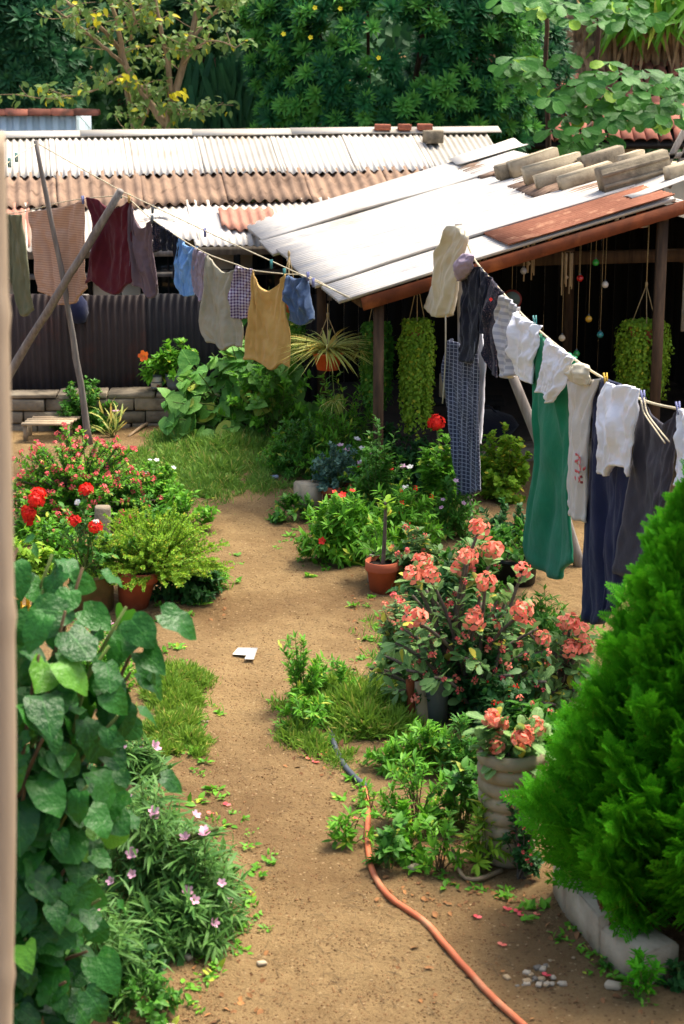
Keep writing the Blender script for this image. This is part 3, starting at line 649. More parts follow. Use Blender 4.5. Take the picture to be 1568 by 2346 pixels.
for h_ in hs:
    x = -.45 - .17 * (ci % 2)
    while x < 2.35:
        wd = U(.36, .52) if ci < 3 else U(.40, .60); th_ = .24 if ci < 3 else .30
        c = wA + wx * (x + wd / 2) - wn * (.03 if ci == 3 else .0) + wn * U(-.012, .012); c[2] = z + h_ / 2
        hh = h_ - .012 + (.02 * U(-1, 1) if ci == 3 else 0)
        part('stone', MB().rbox((wd - .014, th_, hh), Matrix.Translation(c) @ Matrix.Rotation(math.atan2(wx[1], wx[0]) + U(-.03, .03), 4, 'Z') @ Matrix.Rotation(U(-.015, .015), 4, 'Y'), .006, .007, 1), STONE, wall); x += wd
    z += h_; ci += 1

# ------------------------------------------------------------------ open shed with white corrugated roof (right)
HE = 1.78
eA = atZ(578, 512, HE); eB = atZ(802, 682, HE); ed = eB - eA; Le = np.linalg.norm(ed); ed = ed / Le
up2 = np.array([-ed[1], ed[0], 0.]); up2 = up2 if up2[0] > 0 else -up2
cpt = onplane(1568, 452, eB, eB + up2); tC = (cpt - eB) @ up2; slope = math.atan2(cpt[2] - HE, tC)
us = up2 * math.cos(slope) + UPV * math.sin(slope); rn = np.cross(ed, us); rn = rn if rn[2] > 0 else -rn
dpt = onplane(1128, 340, eA, eA + up2); tR = 2.72                                 # run to the ridge
Lu = tR / math.cos(slope)
def sp(e, t, lift=0.): return eA + ed * e + us * t + rn * lift                      # point on the roof
shed = thing('open_shed', np.array([*(eB + up2 * 1.6 - ed * 1.5)[:2], 0.]), 'open wooden shed with a bright white corrugated roof and dark interior', 'shed')
ns = 7; ws = Le / ns
for i in range(ns):
    part('roof_sheet', corr(sp(i * ws - .03, -.10 - .05 * ((i * 7) % 3) / 2, .012 + .034 * (i % 2)), us, ed, Lu + .1, ws + .07, .0745, .017, sag=.04, seed=i + 3, na=10), ZINCS, shed)
part('rusty_sheet', corr(sp(Le - .86, 1.36, .05), us, ed, 1.45, .92, .0745, .0095, sag=.02, seed=61), RUST, shed, label='rust brown corrugated sheet on the front edge')
part('roof_patch', corr(sp(Le - .98, 2.55, .075), us, ed, .62, .72, .5, .012, sag=.05, seed=62), ZINC, shed)
part('roof_patch', corr(sp(-.06, 2.25, .055), us, ed, .75, .62, .5, .014, sag=.06, seed=63), ZINC, shed)
for j, (e0, wd) in enumerate(((.75, .95), (1.7, .95), (2.6, 1.0), (3.5, .7))): part('ridge_sheet', corr(sp(e0, 2.15 + .12 * (j % 2), .05 + .005 * j), us, ed, .62, wd, .10, .015, .006, sag=.05, seed=64 + j, jag=.1), FIBRE, shed)
dn2 = up2 * math.cos(slope) - UPV * math.sin(slope); part('far_slope', corr(sp(0, Lu - .02, .0), dn2, ed, 2.6, Le, .0745, .0095, sag=.02, seed=70), ZINCO, shed)
# frame
fz = lambda t: HE + math.tan(slope) * t
def fl(e, t, z): p = eA + ed * e + up2 * t; return np.array([p[0], p[1], z])
b0 = eB + us * .08 - rn * .075 + ed * .02; part('fascia', MB().beam(b0, b0 + us * (Lu + .9), .035, .105, up=rn), FASCIA, shed)
bk = eA + us * .0 - rn * .075 - ed * .02; part('back_fascia', MB().beam(bk + ed * .08, bk + us * Lu + ed * .08, .035, .105, up=rn), FASCIA, shed)
part('eave_beam', MB().beam(sp(.05, .12, -.075), sp(Le - .02, .12, -.075), .09, .09), WOODB, shed)
part('ridge_beam', MB().beam(sp(.05, Lu - .1, -.09), sp(Le - .05, Lu - .1, -.09), .1, .12), WOODB, shed)
for e in (.1, 1.35, 2.6, 3.8): part('rafter', MB().beam(sp(e, .1, -.16), sp(e, Lu, -.16), .07, .07, up=rn), WOODB, shed)
posts = [(Le - .1, .26), (Le * .5, .26), (.15, .26), (.15, tR - .05), (Le * .52, tR - .05), (Le - .12, tR - .05)]
for e, t in posts: part('post', MB().beam(fl(e, t, -.08), fl(e, t, fz(t) - .13), .085, .085, up=(0, 1, 0)), WOODB, shed)
part('tie_beam', MB().beam(fl(Le - 1.1, tR - 1.2, 1.90), fl(Le - 1.1, tR + 1.7, 1.90), .08, .11), WOODB, shed)
# back wall of planks, side walls
def plank_wall(a, b, z0, zt, n_, m_):
    a = np.array(a); b = np.array(b); d_ = (b - a) / n_
    for i in range(n_):
        c = a + d_ * (i + .5); L_ = np.linalg.norm(d_); Mr = np.stack([d_ / L_, np.cross(UPV, d_ / L_), UPV], 1); hz = zt(i / n_)
        part('plank', MB().box([c[0] , c[1] + .006 * (i % 2), (z0 + hz) / 2], (L_ - .008, .025, hz - z0), Mr), m_, shed)
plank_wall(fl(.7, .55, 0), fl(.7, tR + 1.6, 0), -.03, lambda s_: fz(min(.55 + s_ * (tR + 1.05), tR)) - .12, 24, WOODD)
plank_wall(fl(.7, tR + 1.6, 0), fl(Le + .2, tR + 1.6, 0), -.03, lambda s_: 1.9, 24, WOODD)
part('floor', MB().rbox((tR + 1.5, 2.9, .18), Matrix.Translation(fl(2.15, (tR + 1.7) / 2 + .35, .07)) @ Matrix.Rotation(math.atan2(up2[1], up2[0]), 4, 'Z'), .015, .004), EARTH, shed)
part('step', MB().rbox((1.9, .34, .14), Matrix.Translation(fl(3.75, 1.75, .045)) @ Matrix.Rotation(math.atan2(up2[1], up2[0]), 4, 'Z'), .015, .006), STONE, shed)
# stone blocks along the shed's ridge (working-grid rectangles: x, y of the middle, length, seen from the front)
blk = [('long pale grey', 1222, 372, .52, .13, .16, 0), ('long rough grey', 1266, 386, .56, .14, .17, 1), ('cream', 1282, 403, .46, .12, .13, 2), ('narrow cream', 1342, 404, .52, .12, .13, 3),
       ('big dark ribbed', 1452, 392, .62, .19, .21, 4), ('brown', 1382, 363, .38, .15, .15, 5), ('stubby tan', 1446, 366, .24, .14, .13, 6), ('rounded grey', 1176, 386, .34, .13, .14, 7), ('tan corner', 1555, 392, .22, .14, .12, 8), ('small round grey', 1346, 372, .18, .13, .13, 9)]
where = ['lying nearest the white patched ridge sheet', 'lying across the shed ridge beside the long pale grey one', 'lying low below the two long rough ones on the shed roof', 'lying beside the cream one on the shed roof', 'lying at the right end of the row on the shed roof', 'tilted behind the narrow cream one on the shed ridge', 'standing behind the big dark ribbed one on the shed ridge', 'half hidden at the start of the row on the shed ridge', 'at the far end of the shed ridge over the white patch', 'between the long rough and the brown one']
for (nm, px, py, ln, wd, ht, k) in blk:
    d_ = ray(px, py); kk = ((sp(0, 0, .06 + ht / 2) - CP) @ rn) / (d_ @ rn); c = CP + d_ * kk
    ang = U(-.22, .22); ca, sa = math.cos(ang), math.sin(ang); ax = us * ca + ed * sa; ay = np.cross(rn, ax)
    M4 = Matrix(((ax[0], ay[0], rn[0], c[0]), (ax[1], ay[1], rn[1], c[1]), (ax[2], ay[2], rn[2], c[2]), (0, 0, 0, 1)))
    mb = MB().rbox((ln, wd, ht), M4, .008, .006, 2)
    if k == 4:
        for q in (-.05, .05): mb.rbox((ln * .98, .03, .035), M4 @ Matrix.Translation((0, -wd / 2 - .008, q)), .01, .003)
    top('roof_block', mb, CONC if k in (0, 1, 2, 3, 6, 8, 9) else STONE, c, nm + ' block ' + where[k], 'block', 'blocks weighing down the shed roof')
# ------------------------------------------------------------------ washing line on two poles (left) to the shed corner
lineA = atY(-40, 460, 17.9); cornerP = sp(Le - .1, .0, -.05); lineB = np.array([cornerP[0], cornerP[1] - .12, 0])
def lp(px, py, off=0.): return onplane(px, py, lineA, lineB, off)
def pole(name, label, pts, r0_, r1_, m_=WOODG, k=8):
    P = poly(pts, 14); P[1:-1, :2] += U(-.006, .006, (12, 2)); rr = np.linspace(r0_, r1_, 14) * (1 + .06 * np.sin(np.arange(14) * 1.9))
    return top(name, MB().tube(P, rr, k), m_, P[0], label, 'pole', smooth=True)
pb = G(208, 1018); ptop = atY(82, 322, 17.0)
pole('leaning_pole', 'tall thin grey wooden pole leaning behind the red flower mound', [pb - UPV * .06, (pb + ptop) / 2 + np.array([.02, 0, 0]), ptop], .034, .020)
qb = atY(-60, 1010, 17.3); qb[2] = -.04; qtop = lp(277, 436, .10)
pole('prop_pole', 'thick grey wooden prop pole crossing the thin pole under the washing line', [qb, lp(20, 860, .14), lp(150, 648, .19), qtop], .042, .034)
def rope(name, label, P, r=.006, m_=ROPE):
    P = np.asarray(P, float); return top(name, MB().tube(P, r, 6), m_, P[0], label, 'rope', smooth=True)
n1 = [(x, y) for x, y in ((-20, 400), (35, 352), (82, 326))]
up_px = [(82, 326), (180, 382), (277, 437), (500, 543), (622, 598), (735, 650), (806, 684)]
rope('clothes_line', 'upper bare cord from the thin pole past the prop to the shed corner', np.vstack([[lp(x, y, .12 * (1 - i / 6) + .0) for i, (x, y) in enumerate(up_px)]]), .005)
lo_px = [(-30, 492), (14, 488), (52, 486), (130, 466), (194, 455), (276, 449), (298, 458), (346, 500), (418, 549), (476, 582), (545, 607), (578, 619), (655, 628), (708, 634), (804, 686)]
rope('clothes_line', 'lower cord that carries the coloured washing to the shed corner', poly([lp(x, y) for x, y in lo_px], 60), .005)
rope('tie_cord', 'short cord with teal pegs from the thin pole toward the bamboo', [atY(82, 330, 17.0), atY(40, 356, 16.4), atY(4, 384, 15.8), atY(-30, 420, 15.2)], .005)
for i, (x, y) in enumerate(((36, 358), (20, 370))): 
    c = atY(x, y, 16.4 - .3 * i); mb = MB(); mb.box(c + UPV * -.01, (.012, .012, .08)).box(c + np.array([.014, 0, -.01]), (.010, .012, .08)); top('clothes_peg', mb, PEGS[0], c, 'teal peg on the short cord beside the bamboo pole', 'peg', 'teal pegs on the short cord')
A_, B_ = lineA, lineB
garment('shirt', 'olive green garment hanging limp beside the bamboo pole', 'garment', clothmat('olive_cloth', S(128, 128, 98), S(104, 106, 80)), A_, B_, z3((24, 172), (60, 176), (102, 176)), z3((120, 330), (134, 480)), z3((88, 560), (108, 640), (146, 610)), z3((36, 330), (62, 470)), folds=3, amp=.03, seed=1)
garment('knit_cloth', 'beige ribbed knit cloth hanging behind the two crossed poles', 'garment', clothmat('beige_knit', S(206, 172, 146), S(190, 154, 128), 'rib', .022, S(170, 132, 108)), A_, B_, z3((128, 164), (200, 154), (290, 140), (384, 110)), z3((386, 260), (390, 440)), z3((178, 526), (235, 550), (262, 580), (325, 584), (352, 550), (400, 510)), z3((150, 330), (168, 440)), folds=3, amp=.02, seed=2)
garment('shirt', 'maroon crinkled shirt hanging behind the prop pole', 'garment', clothmat('maroon_cloth', S(100, 36, 46), S(74, 24, 34)), A_, B_, z3((398, 96), (440, 108), (500, 148), (550, 142), (602, 104)), z3((602, 250), (606, 420)), z3((390, 490), (430, 478), (470, 520), (530, 540), (570, 500), (606, 488)), z3((422, 250), (414, 380)), folds=3.2, amp=.022, seed=3)
garment('shirt', 'dusky brown grey shirt hanging right beside the maroon shirt', 'garment', clothmat('taupe_cloth', S(118, 98, 100), S(92, 78, 84)), A_, B_, z3((596, 112), (614, 200), (650, 238), (692, 196)), z3((696, 330), (716, 470)), z3((602, 498), (640, 508), (690, 558), (722, 496)), z3((590, 260), (600, 400)), folds=2.6, amp=.022, seed=4)
BLK = clothmat('black_cloth', S(40, 42, 52), S(26, 28, 38)); BLK2 = clothmat('print_black_cloth', S(36, 38, 52), S(24, 26, 40), 'speck', .02, S(150, 120, 120))
for i, (a, b, lab) in enumerate((((696, 200), (734, 226), 'dark printed sock'), ((732, 224), (764, 246), 'small black sock'), ((762, 244), (786, 262), 'narrow black sock'))):
    garment('sock', lab + (' nearest the brown grey shirt on the cord', ' between two other dark socks on the cord', ' beside the long black legging on the cord')[i], 'garment', BLK2 if i == 0 else BLK, A_, B_, z3(a, b), z3((b[0] - 4, b[1] + 60)), z3((a[0] + 6, a[1] + (150, 120, 90)[i]), (b[0] - 2, b[1] + (110, 95, 80)[i])), z3((a[0] + 2, a[1] + 70)), folds=1.5, amp=.012, seed=5 + i, nu=12, nv=20, off=.01 * i)
garment('legging', 'long black legging hanging left of the light blue shorts', 'garment', BLK, A_, B_, z3((786, 262), (818, 282)), z3((812, 380)), z3((782, 470), (806, 470)), z3((790, 370)), folds=1.5, amp=.015, seed=9, nu=12)
garment('shorts', 'light blue shorts hanging on the lower cord', 'garment', clothmat('sky_blue_cloth', S(136, 178, 222), S(112, 156, 206)), A_, B_, z3((818, 284), (850, 318), (896, 324)), z3((888, 430)), z3((824, 542), (856, 548), (886, 544)), z3((806, 380), (806, 470)), folds=3, amp=.03, seed=10)
garment('shorts', 'pale lavender grey shorts hanging beside the light blue pair', 'garment', clothmat('lavender_cloth', S(172, 160, 170), S(150, 138, 152)), A_, B_, z3((892, 328), (944, 358)), z3((936, 450)), z3((884, 500), (912, 572), (930, 540)), z3((882, 420)), folds=2, amp=.025, seed=11)
garment('shirt', 'large grey beige shirt hanging between the lavender shorts and the gingham cloth', 'garment', clothmat('greige_cloth', S(176, 170, 148), S(150, 146, 126)), A_, B_, z3((944, 352), (975, 400), (1020, 440), (1076, 424)), z3((1074, 560), (1108, 690)), z3((940, 758), (985, 768), (1012, 796), (1060, 774), (1104, 782)), z3((934, 520), (908, 680)), folds=2.6, amp=.026, seed=12)
garment('shirt', 'purple and white gingham cloth pinned next to the yellow shirt', 'garment', clothmat('gingham_cloth', S(206, 196, 206), None, 'gingham', .026, S(78, 50, 88)), A_, B_, z3((1076, 404), (1110, 420), (1152, 424)), z3((1154, 540)), z3((1072, 622), (1098, 652), (1140, 642)), z3((1042, 500), (1062, 570)), folds=3, amp=.03, seed=13)
garment('shirt', 'mustard yellow shirt hanging low over the broad leaved vine', 'garment', clothmat('yellow_cloth', S(208, 172, 104), S(186, 146, 80)), A_, B_, z3((1150, 428), (1176, 490), (1220, 524), (1262, 500), (1302, 446)), z3((1308, 600), (1322, 740)), z3((1122, 836), (1160, 838), (1200, 860), (1242, 884), (1284, 856), (1320, 876)), z3((1146, 600), (1132, 740)), folds=2.6, amp=.026, seed=14, off=.02)
garment('shorts', 'faded denim blue shorts pinned nearest the shed corner', 'garment', clothmat('denim_cloth', S(92, 112, 142), S(72, 92, 122)), A_, B_, z3((1308, 452), (1350, 468), (1400, 458)), z3((1416, 540)), z3((1324, 660), (1380, 680), (1440, 650)), z3((1292, 540), (1314, 590)), folds=3, amp=.04, seed=15, puff=.03)
labs = ['teal peg on the upper cord at the prop pole tip', 'grey peg on the bare cord above the maroon shirt', 'violet peg hanging on the upper cord over the reddish roof patch', 'teal peg on the bare cord above the gingham cloth', 'teal peg at the top corner of the yellow shirt', 'violet peg on the cord beside the denim shorts', 'wooden peg at the top of the maroon shirt', 'blue grey peg over the dark printed sock', 'violet peg at the end of the bare cord near the shed', 'violet peg at the corner of the beige knit cloth']
for i, (x, y, m_) in enumerate(((277, 442, 0), (350, 476, 4), (470, 530, 2), (622, 602, 0), (652, 622, 0), (706, 630, 2), (296, 452, 1), (349, 500, 4), (718, 644, 2), (190, 455, 2))): peg(x, y, A_, B_, PEGS[m_], labs[i], off=(.06 if i in (0, 1, 2, 3, 8) else .02))

# ------------------------------------------------------------------ washing line toward the camera (right)
rA = atY(1068, 540, 14.35); rB = atY(1568, 940, 10.2)
def rq(px, py, off=0.): return onplane(px, py, rA, rB, off)
pbase = G(1076, 1200); pt_ = rq(1052, 522); pt_[2] += .0
pole('line_post', 'bluish grey wooden post that holds the washing line up behind the checked trousers', [np.array([pbase[0], pt_[1] + .10, -.05]), np.array([(pbase[0] + pt_[0]) / 2, pt_[1] + .08, 1.1]), pt_ + np.array([0, .06, .02])], .045, .03)
ro = z4((556, 262), (578, 300), (620, 390), (740, 530), (840, 640), (950, 740), (1080, 842), (1190, 915), (1380, 1020), (1568, 1066), (1700, 1096))
rope('clothes_line', 'thick cord that carries the white and dark washing from the post toward the conifer', poly([rq(x, y) for x, y in ro], 70), .008)
# forked wooden props
def prop(a, b, r_, lab): 
    P = poly([a, (a + b) / 2 + np.array([.02, 0, .02]), b], 10); return top('wooden_prop', MB().tube(P, np.linspace(r_, r_ * .8, 10), 8), WOODG, a, lab, 'pole', smooth=True)
p0 = rq(1172, 855, -.1); g0 = np.array([p0[0] + .55, p0[1] - .1, -.03]); prop(g0, p0, .045, 'slanting grey wooden prop leaning from the ground to the line beside the green dress')
WHT = clothmat('white_cloth', S(242, 243, 246), S(228, 229, 234)); GRYW = clothmat('grey_white_cloth', S(206, 204, 200), S(184, 182, 182), 'rib', .05, S(150, 152, 160)); CREAM = clothmat('cream_cloth', S(222, 214, 190), S(202, 192, 164))
NAVY = clothmat('navy_cloth', S(40, 46, 76), S(28, 34, 60)); CHAR = clothmat('charcoal_cloth', S(70, 68, 76), S(54, 52, 60)); GREEN = clothmat('green_cloth', S(42, 138, 98), S(28, 108, 76))
a_, b_ = rA, rB
garment('cloth_bag', 'cream cloth bag hung over the top of the line post', 'bag', CREAM, a_, b_, z4((522, 236), (545, 226), (566, 248)), z4((578, 290), (546, 400), (524, 540)), z4((388, 596), (420, 630), (460, 644), (502, 630)), z4((490, 300), (436, 440)), off=.06, folds=2.5, amp=.03, seed=21, thick=.08, puff=.05)
garment('cap', 'mauve cap hanging beside the cream cloth bag', 'cap', clothmat('mauve_cloth', S(176, 158, 172), S(156, 138, 154)), a_, b_, z4((552, 376), (580, 352), (612, 364)), z4((604, 410)), z4((532, 480), (556, 470), (590, 440)), z4((536, 410)), off=.09, folds=1, amp=.008, seed=22, puff=.06, nu=20, nv=20)
garment('leggings', 'black leggings with a knotted end hanging next to the cream bag', 'garment', BLK, a_, b_, z4((560, 420), (634, 412)), z4((636, 560), (628, 740)), z4((540, 790), (556, 836), (590, 852), (614, 846)), z4((548, 560), (550, 700)), off=.05, folds=3, amp=.03, seed=23)
CHK = clothmat('checked_cloth', S(60, 64, 80), S(48, 52, 68), 'check', .030, S(136, 140, 152))
garment('trousers', 'dark blue and white checked trousers hanging to the ground by the line post', 'garment', CHK, a_, b_, z4((512, 740), (580, 780), (640, 720)), z4((632, 960)) + z6((632, 160)), z6((552, 438), (600, 430), (642, 414)), z4((500, 930)) + z6((524, 110), (546, 300)), off=.02, folds=3, amp=.035, seed=24)
garment('shirt', 'plain white undershirt hanging half hidden behind the checked trousers', 'garment', WHT, a_, b_, z4((610, 700), (648, 716)), z4((664, 830), (652, 1000)), z6((600, 200), (636, 200)), z4((600, 900)), off=-.05, folds=2, amp=.02, seed=25, nu=14)
garment('shirt', 'black shirt hanging next to the black leggings', 'garment', BLK, a_, b_, z4((632, 412), (668, 446)), z4((672, 560), (660, 680)), z4((636, 712), (660, 720)), z4((630, 560)), off=.03, folds=2, amp=.02, seed=26, nu=16)
garment('top', 'black top with lacy white speckles and a tiny red bow on the line', 'garment', BLK2, a_, b_, z4((668, 446), (742, 532)), z4((726, 640), (714, 800)), z4((652, 700), (680, 880), (718, 920)), z4((650, 560)), off=.02, folds=3, amp=.025, seed=27, nu=20)
p = onplane(*z4((688, 562))[0], a_, b_, .11); top('red_bow', MB().add(*FL4), PRED, (0, 0, 0), 'tiny red bow pinned on the speckled black top', 'bow').matrix_basis = frame(p, (0, -1, .3), (0, 0, 1), .013)
garment('vest', 'grey striped vest hanging between the black top and the white shorts', 'garment', GRYW, a_, b_, z4((738, 540), (772, 566), (806, 600)), z4((806, 720), (796, 840)), z4((736, 916), (770, 922), (800, 900)), z4((712, 660), (730, 800)), off=.03, folds=3, amp=.03, seed=28)
garment('underwear', 'dark navy underwear half hidden between the grey vest and the white shorts', 'garment', NAVY, a_, b_, z4((796, 600), (818, 616)), z4((812, 720)), z4((770, 880), (796, 890)), z4((780, 740)), off=-.01, folds=1.5, amp=.02, seed=29, nu=12)
garment('shorts', 'white rumpled shorts with ties hanging left of the green dress', 'garment', WHT, a_, b_, z4((806, 616), (850, 650), (900, 684)), z4((900, 780), (880, 860)), z4((792, 880), (830, 930), (876, 948)), z4((800, 720), (796, 800)), off=.04, folds=3, amp=.035, seed=30, puff=.03)
garment('dress', 'long green dress hanging on the line behind a white shirt', 'dress', GREEN, a_, b_, z4((904, 714), (980, 770), (1070, 828)), z4((1052, 1000)) + z6((1056, 220), (1060, 560)), z6((842, 590), (850, 710), (910, 780), (990, 818), (1010, 770), (1068, 738)), z4((878, 900)) + z6((884, 180), (858, 400)), off=.0, folds=3.4, amp=.032, seed=31, nu=46, nv=60)
garment('shirt', 'white wrinkled shirt hanging in front of the green dress', 'garment', WHT, a_, b_, z4((946, 738), (1000, 780), (1064, 832)), z4((1030, 900), (1012, 970)), z4((892, 986), (930, 992), (946, 1032), (972, 1030)), z4((924, 840), (908, 920)), off=.085, folds=4, amp=.025, seed=32)
sh, C2, V3, n3 = garment('shirt', 'off white shirt with faded red print hanging between the green dress and navy trousers', 'garment', clothmat('offwhite_cloth', S(222, 218, 208), S(204, 198, 188)), a_, b_, z4((1056, 880), (1100, 930), (1184, 922)), z4((1150, 1060)) + z6((1140, 180), (1126, 380)), z6((1044, 480), (1070, 530), (1116, 560)), z4((1056, 1000)) + z6((1050, 200), (1044, 340)), off=.03, folds=3, amp=.03, seed=33, puff=.02)
# red print that follows the cloth: a worn shape over the letters MC
mb = MB(); st = [[(1056, 262), (1068, 246), (1086, 250), (1090, 270), (1074, 280), (1060, 276)], [(1074, 280), (1092, 300), (1096, 322)], [(1064, 290), (1068, 320), (1090, 330)], [(1092, 258), (1094, 290)], [(1106, 318), (1118, 308)],
    [(1066, 376), (1068, 346), (1076, 366), (1084, 344), (1086, 376)], [(1104, 350), (1094, 348), (1090, 362), (1096, 376), (1106, 374)]]
for s_ in st:
    q = poly(z6(*s_), 10, False); P3 = []
    for c in q:
        d2 = ((C2 - c) ** 2).sum(1); k = np.argsort(d2)[:4]; off_ = ((V3[k] - rA) @ n3).mean(); P3.append(onplane(c[0], c[1], rA, rB, off_ + .006))
    P3 = np.array(P3); w_ = .008; T_ = np.gradient(P3, axis=0); T_ /= np.linalg.norm(T_, axis=1)[:, None] + 1e-9; X_ = np.cross(T_, n3); X_ /= np.linalg.norm(X_, axis=1)[:, None] + 1e-9
    mb.slab(np.stack([P3 - X_ * w_, P3 + X_ * w_], 1), np.stack([P3 - X_ * w_, P3 + X_ * w_], 1) - n3 * .002)
part('print', mb, mat('red_print', S(196, 66, 66), S(216, 120, 116), 60, .9, 0, island=0), sh, label='faded red printed lettering')
garment('cloth', 'rolled grey cuff of cloth bunched on the line above the printed shirt', 'garment', CREAM, a_, b_, z4((1060, 860), (1100, 850), (1138, 876)), z4((1134, 920)), z4((1054, 930), (1090, 950), (1130, 952)), z4((1052, 900)), off=.07, folds=2, amp=.015, seed=34, nu=18, nv=14, puff=.04)
garment('trousers', 'long navy blue trousers hanging beside the charcoal sweater', 'garment', NAVY, a_, b_, z4((1150, 960), (1200, 920), (1300, 960)), z6((1316, 260), (1306, 560), (1294, 880)), z6((1108, 1006), (1140, 1018), (1184, 1020), (1204, 990), (1250, 960)), z6((1150, 40), (1138, 280), (1116, 600), (1110, 860)), off=.0, folds=4, amp=.028, seed=35, nu=46, nv=60)
garment('tank_top', 'bright white tank top hanging over the navy trousers', 'garment', WHT, a_, b_, z4((1204, 936), (1260, 956), (1300, 950), (1362, 972)), z4((1354, 1070)) + z6((1340, 140)), z6((1180, 336), (1210, 346), (1236, 300), (1300, 316), (1312, 350)), z4((1176, 1064)) + z6((1196, 130), (1190, 240)), off=.09, folds=3, amp=.03, seed=36, puff=.02)
garment('sweater', 'charcoal sweater with white drawcord sagging on the line above the conifer', 'garment', CHAR, a_, b_, z4((1366, 1004), (1400, 1070), (1470, 1130), (1510, 1100), (1548, 1056)), z6((1530, 200), (1500, 420)), z6((1262, 790), (1320, 800), (1400, 700), (1470, 560)), z6((1346, 120), (1330, 320), (1290, 580)), off=.02, folds=3, amp=.024, seed=37, nu=40, nv=50)
for i, pts in enumerate((((1384, 1010), (1400, 1080), (1450, 1150), (1500, 1210)), ((1372, 1020), (1386, 1080), (1440, 1160), (1480, 1216)))):
    P = poly([rq(x, y, .09 + .012 * i) for x, y in z4(*pts)], 14); part('drawcord', MB().tube(P, .005, 5), ROPE, [o for o in COL.objects if o.name.startswith('sweater')][0])
garment('shirt', 'white shirt hanging past the charcoal sweater at the end of the line', 'garment', WHT, a_, b_, z4((1544, 1060), (1640, 1100)), z4((1650, 1300)), z6((1530, 384), (1640, 420)), z6((1540, 120), (1532, 260)), off=.03, folds=3, amp=.03, seed=38)
labs = ['teal peg over the white rumpled shorts', 'yellow and wooden peg at the corner of the white tank top', 'violet peg at the top corner of the charcoal sweater', 'blue grey peg at the right corner of the charcoal sweater', 'grey peg between the two corners of the charcoal sweater']
for i, (q, m_) in enumerate((((888, 652), 0), ((1210, 915), 3), ((1380, 995), 2), ((1540, 1048), 2))): peg(*z4(q)[0], a_, b_, PEGS[m_], labs[i], .03, .4)
c0 = rq(*z4((482, 636))[0], .10); c1 = rq(*z4((468, 1036))[0], .10); rope('drawstring', 'thin pale drawstring dangling from the cream cloth bag', poly([c0, (c0 + c1) / 2 + np.array([.01, 0, 0]), c1], 12), .006)

# ------------------------------------------------------------------ bamboo pole close to the camera
P = poly([atY(-24, 2700, 4.2), atY(-11, 1800, 4.2), atY(-26, 945, 4.2), atY(-42, 302, 4.2)], 60); P[0] = [P[0][0], P[0][1], -.05] if P[0][2] > 0 else P[0]
rr = np.full(60, .051); 
for k in (13, 34, 50): rr[k] *= 1.1
P = np.vstack([[P[0][0] + .04, P[0][1], -.1], P]); rr = np.concatenate([[.052], rr])
top('bamboo_pole', MB().tube(P, rr, 18), BAMBOO, P[0], 'pale bamboo pole with ringed joints standing close beside the big leaved shrub', 'pole', smooth=True)
# ------------------------------------------------------------------ trees and houses behind
def limbs(o, segs, m_, name='trunk', k=7):
    """segs: list of (points[(px,py,Y)], r0, r1)"""
    out = []
    for pts, a, b in segs:
        P = poly([atY(x, y, Y) for x, y, Y in pts], 14); P[1:-1] += U(-.012, .012, (12, 3)); part('trunk' if name == 'trunk' and a > .03 else 'branch', MB().tube(P, np.linspace(a, b, 14), k), m_, o, smooth=True); out.append(P)
    return out
# sparse tree with a few yellow leaves
b = atY(388, 300, 24.6); b[2] = float(gh(b[0], b[1])); t1 = thing('sparse_tree', b, 'thinly leaved tree with pale bare branches and a few yellow leaves', 'tree')
Yt = 24.6
segs = [([(390, 560, Yt), (384, 300, Yt), (400, 220, Yt), (430, 120, Yt), (452, 10, Yt), (460, -90, Yt)], .075, .028), ([(384, 290, Yt), (330, 215, Yt), (288, 150, Yt), (270, 60, Yt), (240, -40, Yt)], .055, .02),
        ([(318, 560, Yt + .4), (312, 310, Yt + .4), (292, 230, Yt + .3), (282, 130, Yt + .2), (230, 60, Yt), (120, -20, Yt)], .06, .018), ([(392, 240, Yt), (388, 150, Yt - .2), (368, 60, Yt - .3), (350, -40, Yt - .3)], .045, .018),
        ([(420, 150, Yt), (450, 108, Yt - .4), (500, 92, Yt - .6), (540, 110, Yt - .7)], .022, .006), ([(288, 150, Yt), (240, 110, Yt - .3), (180, 60, Yt - .4), (120, 20, Yt - .5)], .028, .008), ([(286, 170, Yt), (220, 205, Yt - .5), (150, 220, Yt - .8), (90, 225, Yt - .9)], .022, .006),
        ([(270, 70, Yt), (320, 20, Yt + .2), (360, -40, Yt)], .02, .008), ([(395, 285, Yt), (420, 265, Yt - .2), (452, 250, Yt - .3)], .016, .006), ([(440, 90, Yt), (480, 40, Yt), (540, -10, Yt - .3)], .022, .008), ([(320, 300, Yt + .3), (340, 250, Yt), (336, 200, Yt - .2)], .02, .006), ([(300, 90, Yt), (310, 40, Yt - .4), (290, -20, Yt - .4)], .02, .007)]
LB = limbs(t1, segs, BARK)
me = MB().add(*OVATE).mesh('leaf', L['sparse'], smooth=True); cnt = 0; tw = MB(); pts = []
for P in LB:
    for _ in range(15):
        i = rng.integers(4, 14); d = rnd(1)[0] * U(.2, .55); d[2] = abs(d[2]) * .6 + .02; q = P[i] + d; mid = (P[i] + q) / 2 + rnd(1)[0] * .05; tw.tube(poly([P[i], mid, q], 6), np.linspace(.006, .003, 6), 4, False)
        for s_ in U(.35, 1.05, 9): pts.append(P[i] + d * s_ + rnd(1)[0] * .07)
part('twigs', tw, BARK, t1, kind='stuff'); pts = np.array(pts); n = len(pts); idx = rng.permutation(n)
D = rnd(n) * .8 + np.array([0, -.3, -.45]); N = UPV + rnd(n) * .6 + np.array([0, -.6, 0])
for i in idx[:300]: inst('leaf', me, t1, frame(pts[i], D[i], N[i], U(.08, .14)))
